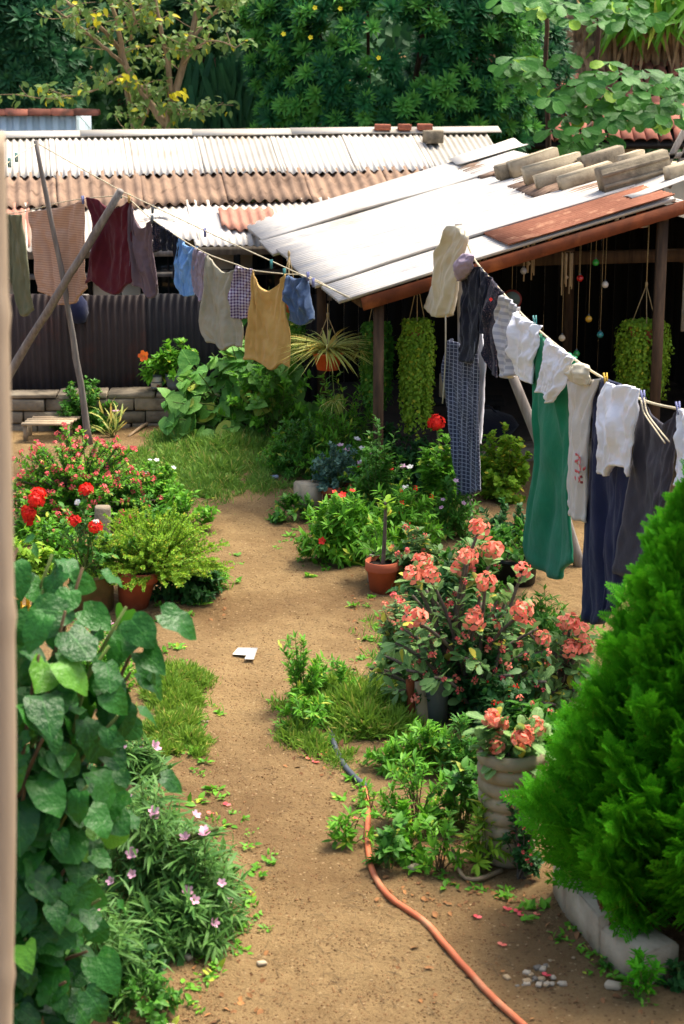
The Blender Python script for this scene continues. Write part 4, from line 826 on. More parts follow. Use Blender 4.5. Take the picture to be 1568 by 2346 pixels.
part('foliage', scatter(MB(), OVATE, pts[idx[300:]], D[idx[300:]], N[idx[300:]], U(.08, .14, n - 300)), L['sparse'], t1, kind='stuff')
YL = MB().add(*OVATE).mesh('yellow_leaf', PYEL)
for (px, py) in ((228, 48), (277, 183), (296, 182), (412, 213), (398, 214)):            # bright yellow sprays
    c = atY(px, py, 23.9)
    for _ in range(5): inst('leaf', YL, t1, frame(c + rnd(1)[0] * .07, rnd(1)[0] + np.array([0, 0, -.6]), np.array([0, -1, .6]) + rnd(1)[0] * .4, .105))
# rosette-leaved trees
ROS = rosetteT(22, LANCE, .3, 1.35); ROS2 = rosetteT(14, LANCE, .5, 1.5)
def rosette_tree(name, label, px, py, Y, wpx, hpx, depth, n, rs, m_, zlo=.0):
    c = atY(px, py, Y); s = scale_at(Y); rx = wpx / 2 / s; rz = hpx / 2 / s; o = thing(name, (c[0], Y, float(gh(c[0], Y))), label, 'tree')
    d = rnd(n); d[:, 1] = -np.abs(d[:, 1]) * .9 + .25 * U(-1, 1, n); d /= np.linalg.norm(d, axis=1)[:, None]
    lum = 1 + .16 * vnoise(d[:, 0] * 4 + px, d[:, 2] * 4, 9); rad = (U(.55, 1.02, n) ** .5 * lum)[:, None]
    sq = np.sign(d) * np.abs(d) ** .75
    P = np.array([c[0], Y, c[2]]) + sq * rad * np.array([rx, depth, rz]); P = P[P[:, 2] > zlo]; n = len(P); out = (P - np.array([c[0], Y + .2, c[2]])) / np.array([rx, depth, rz])
    D = out * .7 + np.array([0, -.35, .55]) + .3 * rnd(n)
    q = np.linalg.norm(out, axis=1) > (.93 if m_ is L['rosette'] else 9); q &= U(0, 1, n) < .45; sz = rs * U(.7, 1.15, n)
    part('crown', scatter(MB(), ROS, P[~q], D[~q], rnd((~q).sum()), sz[~q]), m_, o, kind='stuff')
    if q.any(): part('young_shoots', scatter(MB(), ROS, P[q] + D[q] * .05, D[q], rnd(q.sum()), sz[q] * .9), L['tips'], o, kind='stuff')
    tr = MB()
    for i in range(9):
        q = P[rng.integers(0, n)] * .85 + np.array([c[0], Y, c[2]]) * .15; g = np.array([c[0] + U(-.3, .3), Y + U(-.1, .3), float(gh(c[0], Y)) - .05]); tr.tube(poly([g, (g + q) / 2 + np.array([0, .1, .3]), q], 8), np.linspace(.06, .015, 8), 6)
    part('trunk', tr, BARKD, o); return o, P, D
to, P, D = rosette_tree('oleander_tree', 'tall dense tree with starry rosettes of narrow leaves behind the zinc roof', 905, 130, 25.4, 640, 620, 1.7, 2000, .18, L['rosette'])
mf = MB().add(*FL5).mesh('flower', PYEL)
for px, py in ((868, 133), (722, 18), (650, 78), (780, 20), (712, 86)): inst('flower', mf, to, frame(atY(px, py, 23.5), (0, -1, .4), UPV, .03))
rosette_tree('oleander_tree', 'darker bushy tree with narrow leaf rosettes beyond the pale blue shed', 40, 120, 25.6, 260, 420, 1.2, 800, .19, L['rosdark'])
rosette_tree('shade_tree', 'very dark leafy tree between the sparse tree and the dense rosette tree', 540, 150, 27.5, 420, 560, 1.3, 900, .16, L['wood'])
rosette_tree('shade_tree', 'dark leafy tree mass standing behind the sparse pale branched tree', 250, 110, 27.8, 520, 600, 1.3, 1000, .16, L['wood'])
rosette_tree('shade_tree', 'dark leafy tree low behind the ridge of the white shed roof', 1120, 200, 26.6, 360, 430, 1.2, 800, .15, L['rosdark'])
# hanging long blades in the dark between the trees
n = 500; x = U(430, 600, n); Pp = np.array([atY(a, U(120, 300), 26.3 + U(-.3, .3)) for a in x]); 
c = atY(510, 330, 26.3); o = thing('strap_leaf_plant', (c[0], 26.3, float(gh(c[0], 26.3))), 'clump of long hanging strap leaves in the dark gap between trees', 'plant')
part('foliage', scatter(MB(), BLADE, Pp, np.stack([U(-.3, .3, n), U(-.4, 0, n), U(-1, -.4, n)], 1), np.tile([0, -1., .3], (n, 1)), U(.4, .9, n)), L['rosdark'], o, kind='stuff')
st = MB()
for i in range(6): st.tube([[c[0] + U(-.5, .5), 26.3, -.05], [c[0] + U(-.5, .5), 26.3, 3.4]], .03, 5)
part('stems', st, BARKD, o)
# far wood on the rising ground: one mass
n = 26000; x = U(-11, 12, n); y = U(28.6, 40, n); z = gh(x, y) + U(0, 1, n) ** .8 * (4.2 + 1.6 * vnoise(x * .6, y * .6, 4)); P = np.stack([x, y, z], 1)
top('far_wood', scatter(MB(), OVATE, P, rnd(n) + np.array([0, -.3, -.2]), rnd(n) * .7 + np.array([0, -.8, .7]), U(.22, .42, n)), L['wood'], (0, 30, 0), 'dark green wood filling the rising ground behind everything', None, kind='stuff')
# sea almond tree: big rounded leaves in rosettes
Ya = 22.6; b = atY(1258, 330, Ya); b[2] = 0; t2 = thing('broad_leaf_tree', b, 'slender tree with big rounded leaves behind the stone blocks of the shed ridge', 'tree')
LB = limbs(t2, [([(1262, 700, Ya), (1258, 330, Ya), (1250, 180, Ya), (1252, 60, Ya), (1256, -60, Ya)], .04, .026), ([(1350, 700, Ya + .5), (1352, 300, Ya + .5), (1366, 130, Ya + .5), (1374, 0, Ya + .5), (1376, -80, Ya + .5)], .04, .026), ([(1250, 190, Ya), (1200, 165, Ya - .3), (1150, 140, Ya - .5)], .018, .008),
    ([(1254, 210, Ya), (1310, 195, Ya - .4), (1360, 230, Ya - .5)], .018, .008), ([(1358, 220, Ya + .4), (1430, 235, Ya), (1510, 215, Ya - .2), (1570, 200, Ya - .2)], .02, .008), ([(1252, 40, Ya), (1200, 10, Ya - .2), (1160, -10, Ya - .3)], .018, .007), ([(1370, 60, Ya + .4), (1330, 30, Ya), (1300, 20, Ya)], .016, .007), ([(1374, 30, Ya + .4), (1420, 20, Ya), (1480, 30, Ya - .2)], .016, .007), ([(1356, 280, Ya + .5), (1330, 310, Ya), (1310, 330, Ya - .2)], .016, .007)], BARKD)
me = MB().add(*ALMOND).mesh('leaf', L['almond'], smooth=True)
cl = [(1150, 148), (1180, 140), (1215, 150), (1200, 170), (1165, 165), (1285, 210), (1310, 195), (1340, 225), (1370, 235), (1300, 240), (1330, 180), (1400, 240), (1440, 215), (1470, 245), (1500, 200), (1530, 235), (1555, 210), (1415, 265), (1460, 270), (1510, 265), (1310, 320), (1340, 335), (1370, 330), (1330, 300), (1160, 5), (1200, -5), (1230, 20), (1290, 15), (1330, 10), (1365, 45), (1380, 20), (1420, 30), (1450, 10), (1480, 35), (1260, 225), (1550, 165), (1390, 150), (1300, 130), (1420, 170), (1480, 160), (1350, 190), (1380, 200), (1530, 180), (1565, 245), (1450, 185), (1505, 235), (1390, 270), (1340, 260), (1290, 270), (1540, 275), (1270, 300), (1275, 350), (1390, 310), (1170, 152), (1195, 128), (1235, 165), (1320, 215), (1355, 245), (1425, 225), (1460, 225), (1490, 265), (1525, 205), (1560, 180), (1400, 5), (1250, 0), (1310, 40), (1440, 45), (1345, 350), (1300, 345), (1370, 170)]
for (px, py) in cl:
    c = atY(px + U(-8, 8), py + U(-6, 6), Ya - .5 + U(-.35, .35))
    for k in range(6):
        a = 2.4 * k + U(0, .5); d = np.array([math.cos(a), -.5 + .6 * math.sin(a), .15 * math.sin(a) - .25 + U(-.35, .2)]); inst('leaf', me, t2, frame(c + rnd(1)[0] * .04, d, np.array([0, -.8, .7]) + .35 * rnd(1)[0], U(.16, .26)))
# tiled house and its roof beyond
hA = atY(1225, 262, 27.0); hB = atY(1700, 150, 26.4)
tz0 = atY(1300, 300, 26.0)[2]; th = thing('tiled_house', (3.6, 27.4, 0), 'house with a weathered red clay tile roof beyond the broad leaved tree', 'house')
def tileT():
    a = np.linspace(0, math.pi, 7); P = np.array([[[.085 * math.cos(b) * (1 - .12 * t), t * .36, .05 * math.sin(b) + .012 * t] for b in a] for t in (0, 1.)])
    return MB().slab(P, P - np.array([0, 0, .012])).mesh('roof_tile', TILE)
tm = tileT(); e0 = np.array([2.05, 25.4, tz0 - .12]); usl = np.array([0, math.cos(.42), math.sin(.42)]); nn_ = np.array([0, -math.sin(.42), math.cos(.42)]); k = 0
for r_ in range(9):
    for c_ in range(18):
        p = e0 + np.array([c_ * .175 + .01 * math.sin(r_ * 3 + c_), 0, 0]) + usl * (r_ * .31) + nn_ * .03 + rnd(1)[0] * .008
        inst('roof_tile', tm, th, frame(p, usl + .05 * rnd(1)[0], nn_, 1))
P = np.array([[e0 + np.array([x, 0, 0]) + usl * y for x in (-.1, 1.6, 3.3)] for y in (-.05, 1.5, 2.95)]); part('roof_deck', MB().slab(P, P - nn_ * .06), WOODD, th)
part('wall', MB().box((3.6, 26.9, .9), (3.0, 2.2, 1.8)), PLAST, th); 
for x_ in (2.1, 3.1, 4.1, 5.1): part('veranda_post', MB().box((x_, 25.5, .75), (.1, .1, 1.5)), WOODB, th)
# weathered timber frame at the right edge
o = thing('timber_frame', atY(1545, 400, 21.5) * np.array([1, 1, 0]), 'weathered timber frame leaning by the tiled house at the right', 'frame')
q = lambda x, y: atY(x, y, 21.5)
for a, b in (((1506, 420), (1568, 300)), ((1530, 430), (1600, 290)), ((1500, 360), (1600, 352)), ((1490, 395), (1600, 388))): part('beam', MB().beam(q(*a), q(*b), .06, .09, up=(0, 1, 0)), WOODG, o)
for x_ in (1515, 1590): p = q(x_, 390); part('post', MB().beam([p[0], p[1] + .08, -.05], [p[0], p[1] + .08, p[2]], .09, .09, up=(0, 1, 0)), WOODG, o)
# palm with a dry skirt
Yp = 27.6; c = atY(1480, -20, Yp); o = thing('dry_palm', (c[0], Yp + .6, float(gh(c[0], Yp))), 'palm with a golden brown skirt of dry hanging leaves at the top right', 'tree')
part('trunk', MB().tube([[c[0], Yp + .6, -.1], [c[0], Yp + .6, c[2] + .2]], .14, 10), BARK, o)
n = 420; P = np.array([atY(U(1330, 1600), U(20, 60), Yp + U(-.4, .3)) for _ in range(n)]); part('dry_skirt', scatter(MB(), BLADE, P, np.stack([U(-.25, .25, n), U(-.3, .1, n), U(-1, -.5, n)], 1), np.tile([0, -1., .2], (n, 1)), np.stack([U(.3, .6, n), U(.5, 1.0, n), U(.3, .6, n)], 1)), STRAW, o, kind='stuff')
n = 380; P = np.array([atY(U(1400, 1620), U(-40, 60), Yp - .5 + U(-.4, .3)) for _ in range(n)]); part('fronds', scatter(MB(), BLADE, P, rnd(n) * .8 + np.array([0, -.3, .3]), np.tile([0, -1., .6], (n, 1)), U(.4, .7, n)), L['fresh'], o, kind='stuff')
# grey thatch between the trees
c = atY(1225, 110, 27.2); n = 900; o = thing('thatch_shelter', (c[0], 27.6, float(gh(c[0], 27.4))), 'grey weathered thatch roof glimpsed between the dense tree and the slender trunk', 'shelter')
P = np.stack([c[0] + U(-.75, .9, n), 27.2 + U(0, .5, n), np.zeros(n)], 1); P[:, 2] = c[2] + .35 - (27.7 - P[:, 1]) * 1.2 + U(-.1, .3, n)
part('thatch', scatter(MB(), BLADE, P, np.stack([U(-.3, .5, n), U(-.6, -.2, n), U(-1, -.6, n)], 1), np.tile([0, -1., .5], (n, 1)), np.stack([U(.4, .7, n) * 1.4, U(.35, .6, n), U(.3, .6, n)], 1)), STRAW, o, kind='stuff')
for x_ in (-.6, .7): part('post', MB().tube([[c[0] + x_, 27.7, -.1], [c[0] + x_, 27.7, c[2] + .3]], .06, 7), BARKD, o)
# ------------------------------------------------------------------ shared flower meshes (unit size)
def hm(n, r, m_, pet=FLPAIR, s=.5, flat=.75): return headT(n, r, pet, s, flat).mesh('flower_head', m_)
HCOR = [hm(13, .85, PCORAL, s=.5, flat=.5), hm(9, .8, PCORAL, s=.55, flat=.45), hm(16, .9, PCORAL, s=.45, flat=.5)]
HRED = [hm(26, .85, PRED, FL4, .4, .55), hm(20, .8, PRED, FL4, .44, .5)]
FSM = [hm(3, .45, PPINKR, s=.55), hm(4, .5, PPINKR, s=.5)]; FSR = [hm(3, .45, PRED, s=.5)]; FSC = [hm(4, .5, PCORAL, s=.55)]
FPINK = MB().add(*FL5).mesh('flower', PPINK); FWHITE = MB().add(*FL5).mesh('flower', PWHITE); FRED = MB().add(*FL5).mesh('flower', PRED)
FHIB = MB().add(*flowerT(5, .5, .45)).mesh('flower', PORANGE); FTRUMP = MB().add(*flowerT(5, .75, .4)).mesh('flower', PPINK)
HWHITE = [hm(12, .7, PWHITE, FL4, .4)]

# ------------------------------------------------------------------ pots
def pot(name, label, cat, px, py, wpx, hpx, m_, taper=.72, tilt=None, soil=True, group=None, k=28, wob=0., rim=.14, Y=None, z=None):
    """pot with its foot at the given point; returns thing, rim centre, rim radius"""
    b = G(px, py)
    if Y is not None: b = atY(px, py, Y)
    s = scale_at(b[1]); r = wpx / 2 / s; h = hpx / s / math.cos(PITCH * 1.1); b[2] -= .008
    prof = [(0, 0), (r * taper, 0), (r * (taper + (1 - taper) * (1 - rim)) * .955, h * (1 - rim)), (r * .99, h * (1 - rim) + .002), (r, h * (1 - rim / 2)), (r, h), (r * .90, h), (r * .86, h * .86), (r * .6, h * .84), (0, h * .84)]
    if rim > .05: prof.insert(4, (r * 1.02, h * (1 - rim) + .012))
    o = thing(name, b, label, cat, group); part('body', MB().lathe(prof, b, k, wob, tilt), m_, o, smooth=False)
    top_ = np.array([0, 0, h * .87]); 
    if tilt is not None: top_ = np.array(Matrix.Rotation(tilt[0], 3, tilt[1])) @ top_
    if soil: part('soil', MB().lathe([(0, h * .9), (r * .5, h * .895), (r * .86, h * .875)], b, 16, .0, tilt), SOIL, o)
    return o, b + top_, r

# ------------------------------------------------------------------ left side, far to near
plantpx('round_shrub', 'round dense green shrub growing against the low stone wall', 'shrub', 196, 985, 165, 868, 130, 26, OVATE, 13, L['mid'], sr=.004, inner=.3, tmin=.2, low=.0)
b = G(100, 1014); s = scale_at(b[1]); o = thing('slatted_bench', b, 'small grey slatted wooden crate standing behind the red flower mound', 'crate')
for i in range(4): c = b + np.array([.02 + .02 * i, .04 + i * .09, .17]); part('slat', MB().box(c + np.array([0, .02, .0]), (.46, .07, .018)), WOODP, o)
for x_ in (-.18, .22):
    for y_ in (.08, .32): part('leg', MB().box(b + np.array([x_, y_, .07]), (.04, .04, .18)), WOODP, o)
plantpx('spiky_plant', 'spiky variegated plant with a pale pink bloom beside the round shrub', 'plant', 258, 1000, 60, 930, 14, 2, BLADE, 44, L['spider'], sr=.003, up=.5, spread=.4, tmin=.0, fl=[(FPINK, 1, 9, 'flower')])
P = poly([G(295, 1000), G(320, 988) + UPV * .03, G(340, 975) + UPV * .02, G(372, 966)], 14); top('fallen_branch', MB().tube(P, np.linspace(.012, .022, 14), 6), BARK, P[0], 'fallen brown branch lying on dirt below the stone wall', 'branch')
grass('lawn_mound', 'soft green lawn mound behind the bend of the path', 480, 1042, 400, 150, 34000, 25, L['grassd'])
plantpx('crown_of_thorns', 'wide mound of small leaves dotted with many small red flowers', 'shrub', 182, 1190, 345, 980, 300, 26, OVATE, 14, L['fresh'], stem=SPINE, sr=.006, inner=.5, tmin=.35, low=.12, fl=[(FSM, 285, 9.5, 'flower')])
plantpx('ixora', 'leafy plant with large bright red flower heads beside the red dotted mound', 'shrub', 70, 1235, 130, 1105, 26, 14, OVATE, 22, L['fresh'], fl=[(HRED, 4, 20, 'flower_head'), (FSM, 6, 7, 'flower')], sr=.004)
plantpx('weed_bush', 'bright leafy weeds between the red mound and the path', 'weed', 350, 1175, 170, 1040, 70, 18, OVATE, 15, L['fresh'], sr=.003, fl=[(FWHITE, 4, 6, 'flower')])
plantpx('weed_bush', 'leafy weed stretching out over the bend of the path', 'weed', 425, 1210, 150, 1120, 40, 12, OVATE, 20, L['fresh'], sr=.003)
plantpx('weed_bush', 'low green weeds behind the yellow green bush', 'weed', 290, 1200, 150, 1095, 50, 14, OVATE, 14, L['mid'], sr=.003)
# concrete slab behind the pots, mossy basket pot with roses, tilted terracotta pot
c = G(236, 1290); top('concrete_slab', MB().rbox((.12, .1, .48), Matrix.Translation(c + UPV * .2) @ Matrix.Rotation(.15, 4, 'Z') @ Matrix.Rotation(.06, 4, 'Y'), .012, .004), STONE, c, 'upright grey concrete slab between the rose and the yellow green bush', 'slab')
o, rc, rr_ = pot('mossy_pot', 'mossy tan pot with trailing dry stems beside the tilted terracotta pot', 'pot', 212, 1392, 110, 88, MOSSY, .9, wob=.02, rim=.10)
plant('rose_bush', 'rose bush with dark red blooms growing in the mossy pot', 'shrub', rc, .30, .26, .62, 26, 16, OVATE, .062, L['mid'], sr=.005, stem=STEMG, fl=[(HRED[:1], 3, .05, 'flower_head'), (HWHITE, 2, .035, 'flower_head')], sp=.3, inner=.35)
plant('weed_bush', 'tuft of pale creeping weed spilling over the mossy pot rim', 'weed', rc + np.array([.12, -.08, .0]), .20, .14, .10, 40, 10, OVATE, .026, L['lime'], sr=.0015, low=-.6)
o, rc, rr_ = pot('terracotta_pot', 'tilted terracotta pot holding the yellow green bush', 'pot', 306, 1386, 102, 88, TERRA, .66, tilt=(R(7), 'Y'), rim=.28)
plant('herb_bush', 'large feathery yellow green bush growing from the tilted terracotta pot', 'shrub', rc + np.array([.10, .1, -.03]), .52, .45, .50, 420, 60, TINY, .025, L['lime'], sr=.002, stem=STEMB, inner=.3, tmin=.25, low=.03, flare=.5, sp=.2)
plantpx('ground_cover', 'dark leafy ground cover at the foot of the yellow green bush', 'plant', 432, 1366, 190, 1290, 70, 16, OVATE, 22, L['deep'], sr=.003, low=-.05, inner=.4)
plantpx('weed_bush', 'pale thin weeds trailing onto the path below the bush', 'weed', 488, 1345, 90, 1300, 24, 8, LANCE, 18, L['fresh'], sr=.002, low=-.1)
c = G(30, 1450); o = thing('plastic_crate', c, 'yellow slotted plastic crate half hidden behind the big leaves', 'crate')
for i in range(7): part('slat', MB().box(c + np.array([-.14 + .05 * i, 0, .24]), (.022, .02, .14)), mat('yellow_plastic', S(226, 178, 36), None, 4, .5, 0, island=0) if i == 0 else bpy.data.materials['yellow_plastic'], o)
for z_ in (.06, .17, .31): part('rail', MB().box(c + np.array([.01, .004, z_]), (.36, .025, .035)), bpy.data.materials['yellow_plastic'], o)
part('rail', MB().box(c + np.array([.01, .0, .015]), (.36, .025, .06)), bpy.data.materials['yellow_plastic'], o)
grass('grass_tuft', 'thick grass tuft on the path side behind the pink flowers', 388, 1592, 175, 110, 13000, 40, L['grass'])
grass('grass_tuft', 'second lower grass tuft nearer the pink flowers on the left bank', 392, 1690, 150, 90, 9000, 40, L['grass'])
plantpx('weed_bush', 'mixed leafy weeds behind the big leaved shrub', 'weed', 215, 1600, 200, 1400, 60, 12, LANCE, 30, L['fresh'], sr=.003, inner=.3)
plantpx('weed_bush', 'dense dark weeds at the base of the big leaved shrub', 'weed', 150, 1900, 300, 1640, 80, 14, LANCE, 34, L['deep'], sr=.003, inner=.3)
plantpx('orange_flower', 'orange red blooms half hidden among the big leaves by the bamboo pole', 'plant', 50, 1720, 80, 1560, 8, 5, OVATE, 40, L['deep'], fl=[([MB().add(*flowerT(5, .5, .45)).mesh('flower', PORANGE)], 3, 22, 'flower')])
# ruellia: narrow leaves, pink trumpets
for i, (bx, by, w_, t_, n_, lab) in enumerate(((330, 2090, 340, 1790, 120, 'wide clump of narrow leaved plant with pink trumpet flowers beside the path'), (455, 2130, 230, 1900, 80, 'narrow leaved pink flowered clump leaning farthest out onto the path'), (215, 2280, 300, 1990, 90, 'narrow leaved pink flowered clump under the big leaved shrub'))):
    plantpx('ruellia', lab, 'plant', bx, by, w_, t_, n_, 9, NARROW, 66, L['ruel'], stem=STEMG, sr=.003, inner=.5, tmin=.3, spread=.8, up=.05, low=.02, nout=.25, jit=.6, fl=[(FTRUMP, (10, 6, 3)[i], 14, 'flower')])
o = thing('thick_stems', G(250, 2060), 'bundle of thick pale green stems lying through the pink flowered clump', 'plant')
for i in range(5):
    a = G(200 + 25 * i, 2060 + 8 * i) ; s0 = atY(220 + 20 * i, 2000 + 6 * i, a[1]); e_ = atY(380 + 30 * i, 1920 - 6 * i, a[1] - .15); part('stem', MB().tube(poly([a, s0, (s0 + e_) / 2 + UPV * .02, e_], 12), np.linspace(.014, .009, 12), 7), STEMG, o, smooth=True)
plantpx('weed_bush', 'small ragged weeds at the very foot of the left bank', 'weed', 330, 2320, 200, 2230, 30, 9, OVATE, 26, L['mid'], sr=.002, low=-.05)
# big leaved shrub close to the camera
base = np.array([-1.42, 6.55, float(gh(-1.42, 6.55))]); o = thing('broad_leaf_shrub', base, 'tall shrub with large glossy heart shaped leaves beside the bamboo pole', 'shrub')
HN = [MB().add(*WAVY(w_, f_, d_, .10, p_)).mesh('leaf', L['near'], smooth=True) for (w_, f_, d_, p_) in ((.9, .18, .35, 0), (.8, .34, .6, 1.3), (1.0, .05, .2, 2.6), (.85, .45, .3, 4.), (.95, .2, .8, 5.1))]
HN += [MB().add(*HEART(w_, f_, d_, .02)).mesh('leaf', L['near'], smooth=True) for (w_, f_, d_) in ((1.0, .2, .5), (.9, .4, .3))]
tops = [(40, 1255, 6.9), (120, 1270, 6.9), (190, 1300, 6.8), (290, 1390, 6.7), (340, 1420, 6.8), (250, 1480, 6.6), (90, 1500, 6.5), (270, 1640, 6.5), (60, 1780, 6.4), (200, 1800, 6.4), (250, 1720, 6.6), (110, 2040, 6.3), (30, 2000, 6.3), (230, 2060, 6.4), (150, 2250, 6.3), (40, 2300, 6.3), (300, 1540, 6.7), (20, 1400, 6.6), (150, 1400, 6.6), (200, 1560, 6.5), (120, 1650, 6.4), (30, 1600, 6.4), (180, 1950, 6.4), (60, 2150, 6.3), (300, 1800, 6.6), (120, 1880, 6.5), (200, 2180, 6.4), (100, 1350, 6.8)]
for i, (px, py, Y) in enumerate(tops):
    t = atY(px, py, Y); b = base + np.array([U(-.2, .3), U(-.2, .2), -.03]); c = b * np.array([.5, .5, .35]) + t * np.array([.5, .5, .65]) + np.array([-.08, 0, 0])
    tt = np.linspace(0, 1, 12); P, T = bez((b[None], c[None], t[None]), tt); part('stem', MB().tube(P, np.linspace(.016, .006, 12), 7), STEMG if i % 2 else STEMB, o, smooth=True)
    nl = int(13 + 12 * (t[2] / 2))
    for j, q in enumerate(np.linspace(.32, 1.0, nl)):
        p, tg = bez((b[None], c[None], t[None]), np.array([q])); p = p[0]; a = 2.4 * j + i; d = np.array([math.cos(a), math.sin(a) * .7 - .35, U(-.55, .25)]); d /= np.linalg.norm(d); pe = p + d * U(.04, .12) + UPV * .02
        me = random.choice(HN); inst('leaf', me, o, frame(pe, d + np.array([0, 0, -.35]), UPV * .55 + d * .55 + np.array([.1, -.5, 0]) + .45 * rnd(1)[0], U(.055, .16)))
        part_ = None
# ------------------------------------------------------------------ middle and right side, far to near
def vine(name, label, bx, by, wpx, ty, n, lps, Y=None, size=46, ry=.7, low=0.):
    b = G(bx, by); s = scale_at(b[1]); h = atY(bx, ty, b[1])[2] - b[2]; rx = wpx / 2 / s; o = thing(name, b, label, 'vine')
    st = stems_dome(b, rx, rx * ry, h, n, low, .5, (0, 0), .35, .5); mb = MB()
    for i in range(n): mb.tube(bez((st[0][i][None], st[1][i][None], st[2][i][None]), np.linspace(0, 1, 7))[0], np.linspace(.009, .004, 7), 5, False)
    part('stems', mb, STEMG, o, kind='stuff'); P, D, N = leaves_on(st, lps, .35, .9, -.25, .3, .8, .3); N = N + np.array([0, -.45, .1])
    ms = [MB().add(*HEART(.95, .16, .3, .015)).mesh('leaf', L['vine'], smooth=True), MB().add(*HEART(1.08, .1, .18, .02)).mesh('leaf', L['vine'], smooth=True)]
    D = D + np.array([0, -.2, -.5]); sz = size / s * U(.55, 1.2, len(P)); k = np.argsort(P[:, 1])
    for i in k[:295]: inst('leaf', ms[i % 2], o, frame(P[i], D[i], N[i], sz[i]))
    if len(k) > 295: part('foliage', scatter(MB(), HEART(1, .16, .3, .015), P[k[295:]], D[k[295:]], N[k[295:]], sz[k[295:]]), L['vine'], o, kind='stuff')
    return o
vine('broad_leaf_vine', 'heap of broad heart shaped vine leaves under the yellow shirt', 565, 996, 440, 728, 74, 6, size=44)
vine('broad_leaf_vine', 'vine leaves climbing under the low corner of the white roof', 610, 960, 190, 540, 26, 4, size=48, ry=.5, low=.55)
vine('broad_leaf_vine', 'dark vine leaves spreading over the stone wall end', 440, 950, 190, 770, 20, 4, size=40, ry=.4, low=.2)
b = wA + wx * 1.47; b[2] = wtop + .012
oc = thing('tin_can', b, 'small white and red tin can planter standing on the stone wall', 'can'); part('body', MB().lathe([(0, 0), (.055, 0), (.055, .13), (.05, .13), (.048, .1), (0, .1)], b, 18), mat('can_label', S(222, 212, 196), S(196, 180, 164), 14, .5, .05, c3=S(170, 70, 56), s3=12, t3=(.58, .62), island=0), oc)
for z_ in (.01, .065, .125): part('rim', MB().lathe([(.057, z_ - .006), (.059, z_), (.057, z_ + .006)], b, 18), BUCKETG, oc)
plant('hibiscus', 'hibiscus with one orange red bloom in the tin can on the wall', 'plant', b + UPV * .1, .20, .18, .22, 14, 8, OVATE, .10, L['fresh'], sr=.004)
inst('flower', FHIB, [o_ for o_ in COL.objects if o_.name.startswith('hibiscus')][0], frame(atY(331, 816, b[1] - .15), (-.3, -1, .3), UPV, .055))
b2 = wA + wx * 1.66; b2[2] = wtop + .012; o = thing('ribbed_pot', b2, 'grey ribbed flower pot standing on the stone wall beside the tin can', 'pot'); part('body', MB().lathe([(0, 0), (.085, 0), (.09, .03), (.095, .04), (.09, .05), (.1, .09), (.105, .1), (.1, .11), (.11, .15), (.1, .15), (.09, .12), (0, .12)], b2, 22), BUCKETG, o)
plant('potted_shrub', 'leafy green plant growing from the grey ribbed pot on the wall', 'plant', b2 + UPV * .11, .28, .22, .40, 24, 12, OVATE, .08, L['fresh'], sr=.004)
# mixed bed in front of the shed
plantpx('weed_bush', 'tall loose light green weeds at the edge of the lawn mound', 'weed', 690, 1090, 160, 930, 60, 22, LANCE, 17, L['mid'], sr=.002, inner=.3)
plantpx('weed_bush', 'yellowish green weeds behind the tall loose weeds', 'weed', 800, 1080, 170, 930, 60, 18, LANCE, 18, L['fresh'], sr=.002, inner=.3)
plantpx('weed_bush', 'dark leafy growth under the trailing plants by the shed', 'weed', 920, 1110, 200, 960, 70, 16, OVATE, 18, L['deep'], sr=.003, inner=.3)
o, rc, rr_ = pot('terracotta_pot', 'small terracotta pot holding the bluish rue plant', 'pot', 770, 1166, 72, 58, TERRA, .7, rim=.3)
plant('rue_plant', 'bluish green rue plant growing in the small terracotta pot', 'plant', rc, .24, .2, .42, 60, 22, TINY, .045, L['blue'], sr=.003, inner=.3)
c = G(706, 1172); top('concrete_block', MB().rbox((.2, .2, .28), Matrix.Translation(c + UPV * .11) @ Matrix.Rotation(.3, 4, 'Z'), .015, .006, 2), CONC, c, 'rough grey concrete block beside the small terracotta pot', 'block')
plantpx('periwinkle', 'periwinkle with pale pink flowers behind the rue plant', 'plant', 810, 1130, 130, 1010, 30, 14, OVATE, 16, L['mid'], fl=[(FPINK, 10, 7, 'flower'), (FWHITE, 3, 9, 'flower')], sr=.003)
plantpx('periwinkle', 'periwinkle with white flowers below the red geranium', 'plant', 960, 1180, 180, 1055, 40, 14, OVATE, 18, L['mid'], fl=[(FWHITE, 7, 9, 'flower'), (FPINK, 8, 7, 'flower'), (FSR, 6, 8, 'flower')], sr=.003)
plantpx('weed_bush', 'low weeds creeping round the concrete block at the path edge', 'weed', 672, 1195, 110, 1130, 26, 10, OVATE, 20, L['mid'], sr=.002, low=-.05)
plantpx('leafy_bush', 'bright light green leafy bush drooping toward the path', 'shrub', 790, 1285, 220, 1130, 110, 20, LANCE, 30, L['fresh'], sr=.003, inner=.35, low=-.05, fl=[(FRED, 4, 8, 'flower')])
plantpx('leafy_bush', 'bright green leafy bush behind the terracotta pot of thorny stems', 'shrub', 920, 1260, 200, 1100, 80, 18, LANCE, 28, L['fresh'], sr=.003, inner=.35, fl=[(FSR, 6, 9, 'flower')])
plantpx('geranium', 'plant with one large bright red geranium bloom below the trailing curtain', 'plant', 1004, 1196, 90, 985, 50, 14, OVATE, 24, L['fresh'], sr=.003, low=.65, inner=.8)
og = [o_ for o_ in COL.objects if o_.name.startswith('geranium')][0]; hp = atY(1000, 968, 14.9); gb = ORG[og.name]
inst('flower_head', HRED[0], og, frame(hp, (0, -1, .8), UPV, .075)); part('flower_stalk', MB().tube(poly([gb, gb + (hp - gb) * .5 + np.array([.03, 0, 0]), hp], 10), .007, 6), STEMG, og)
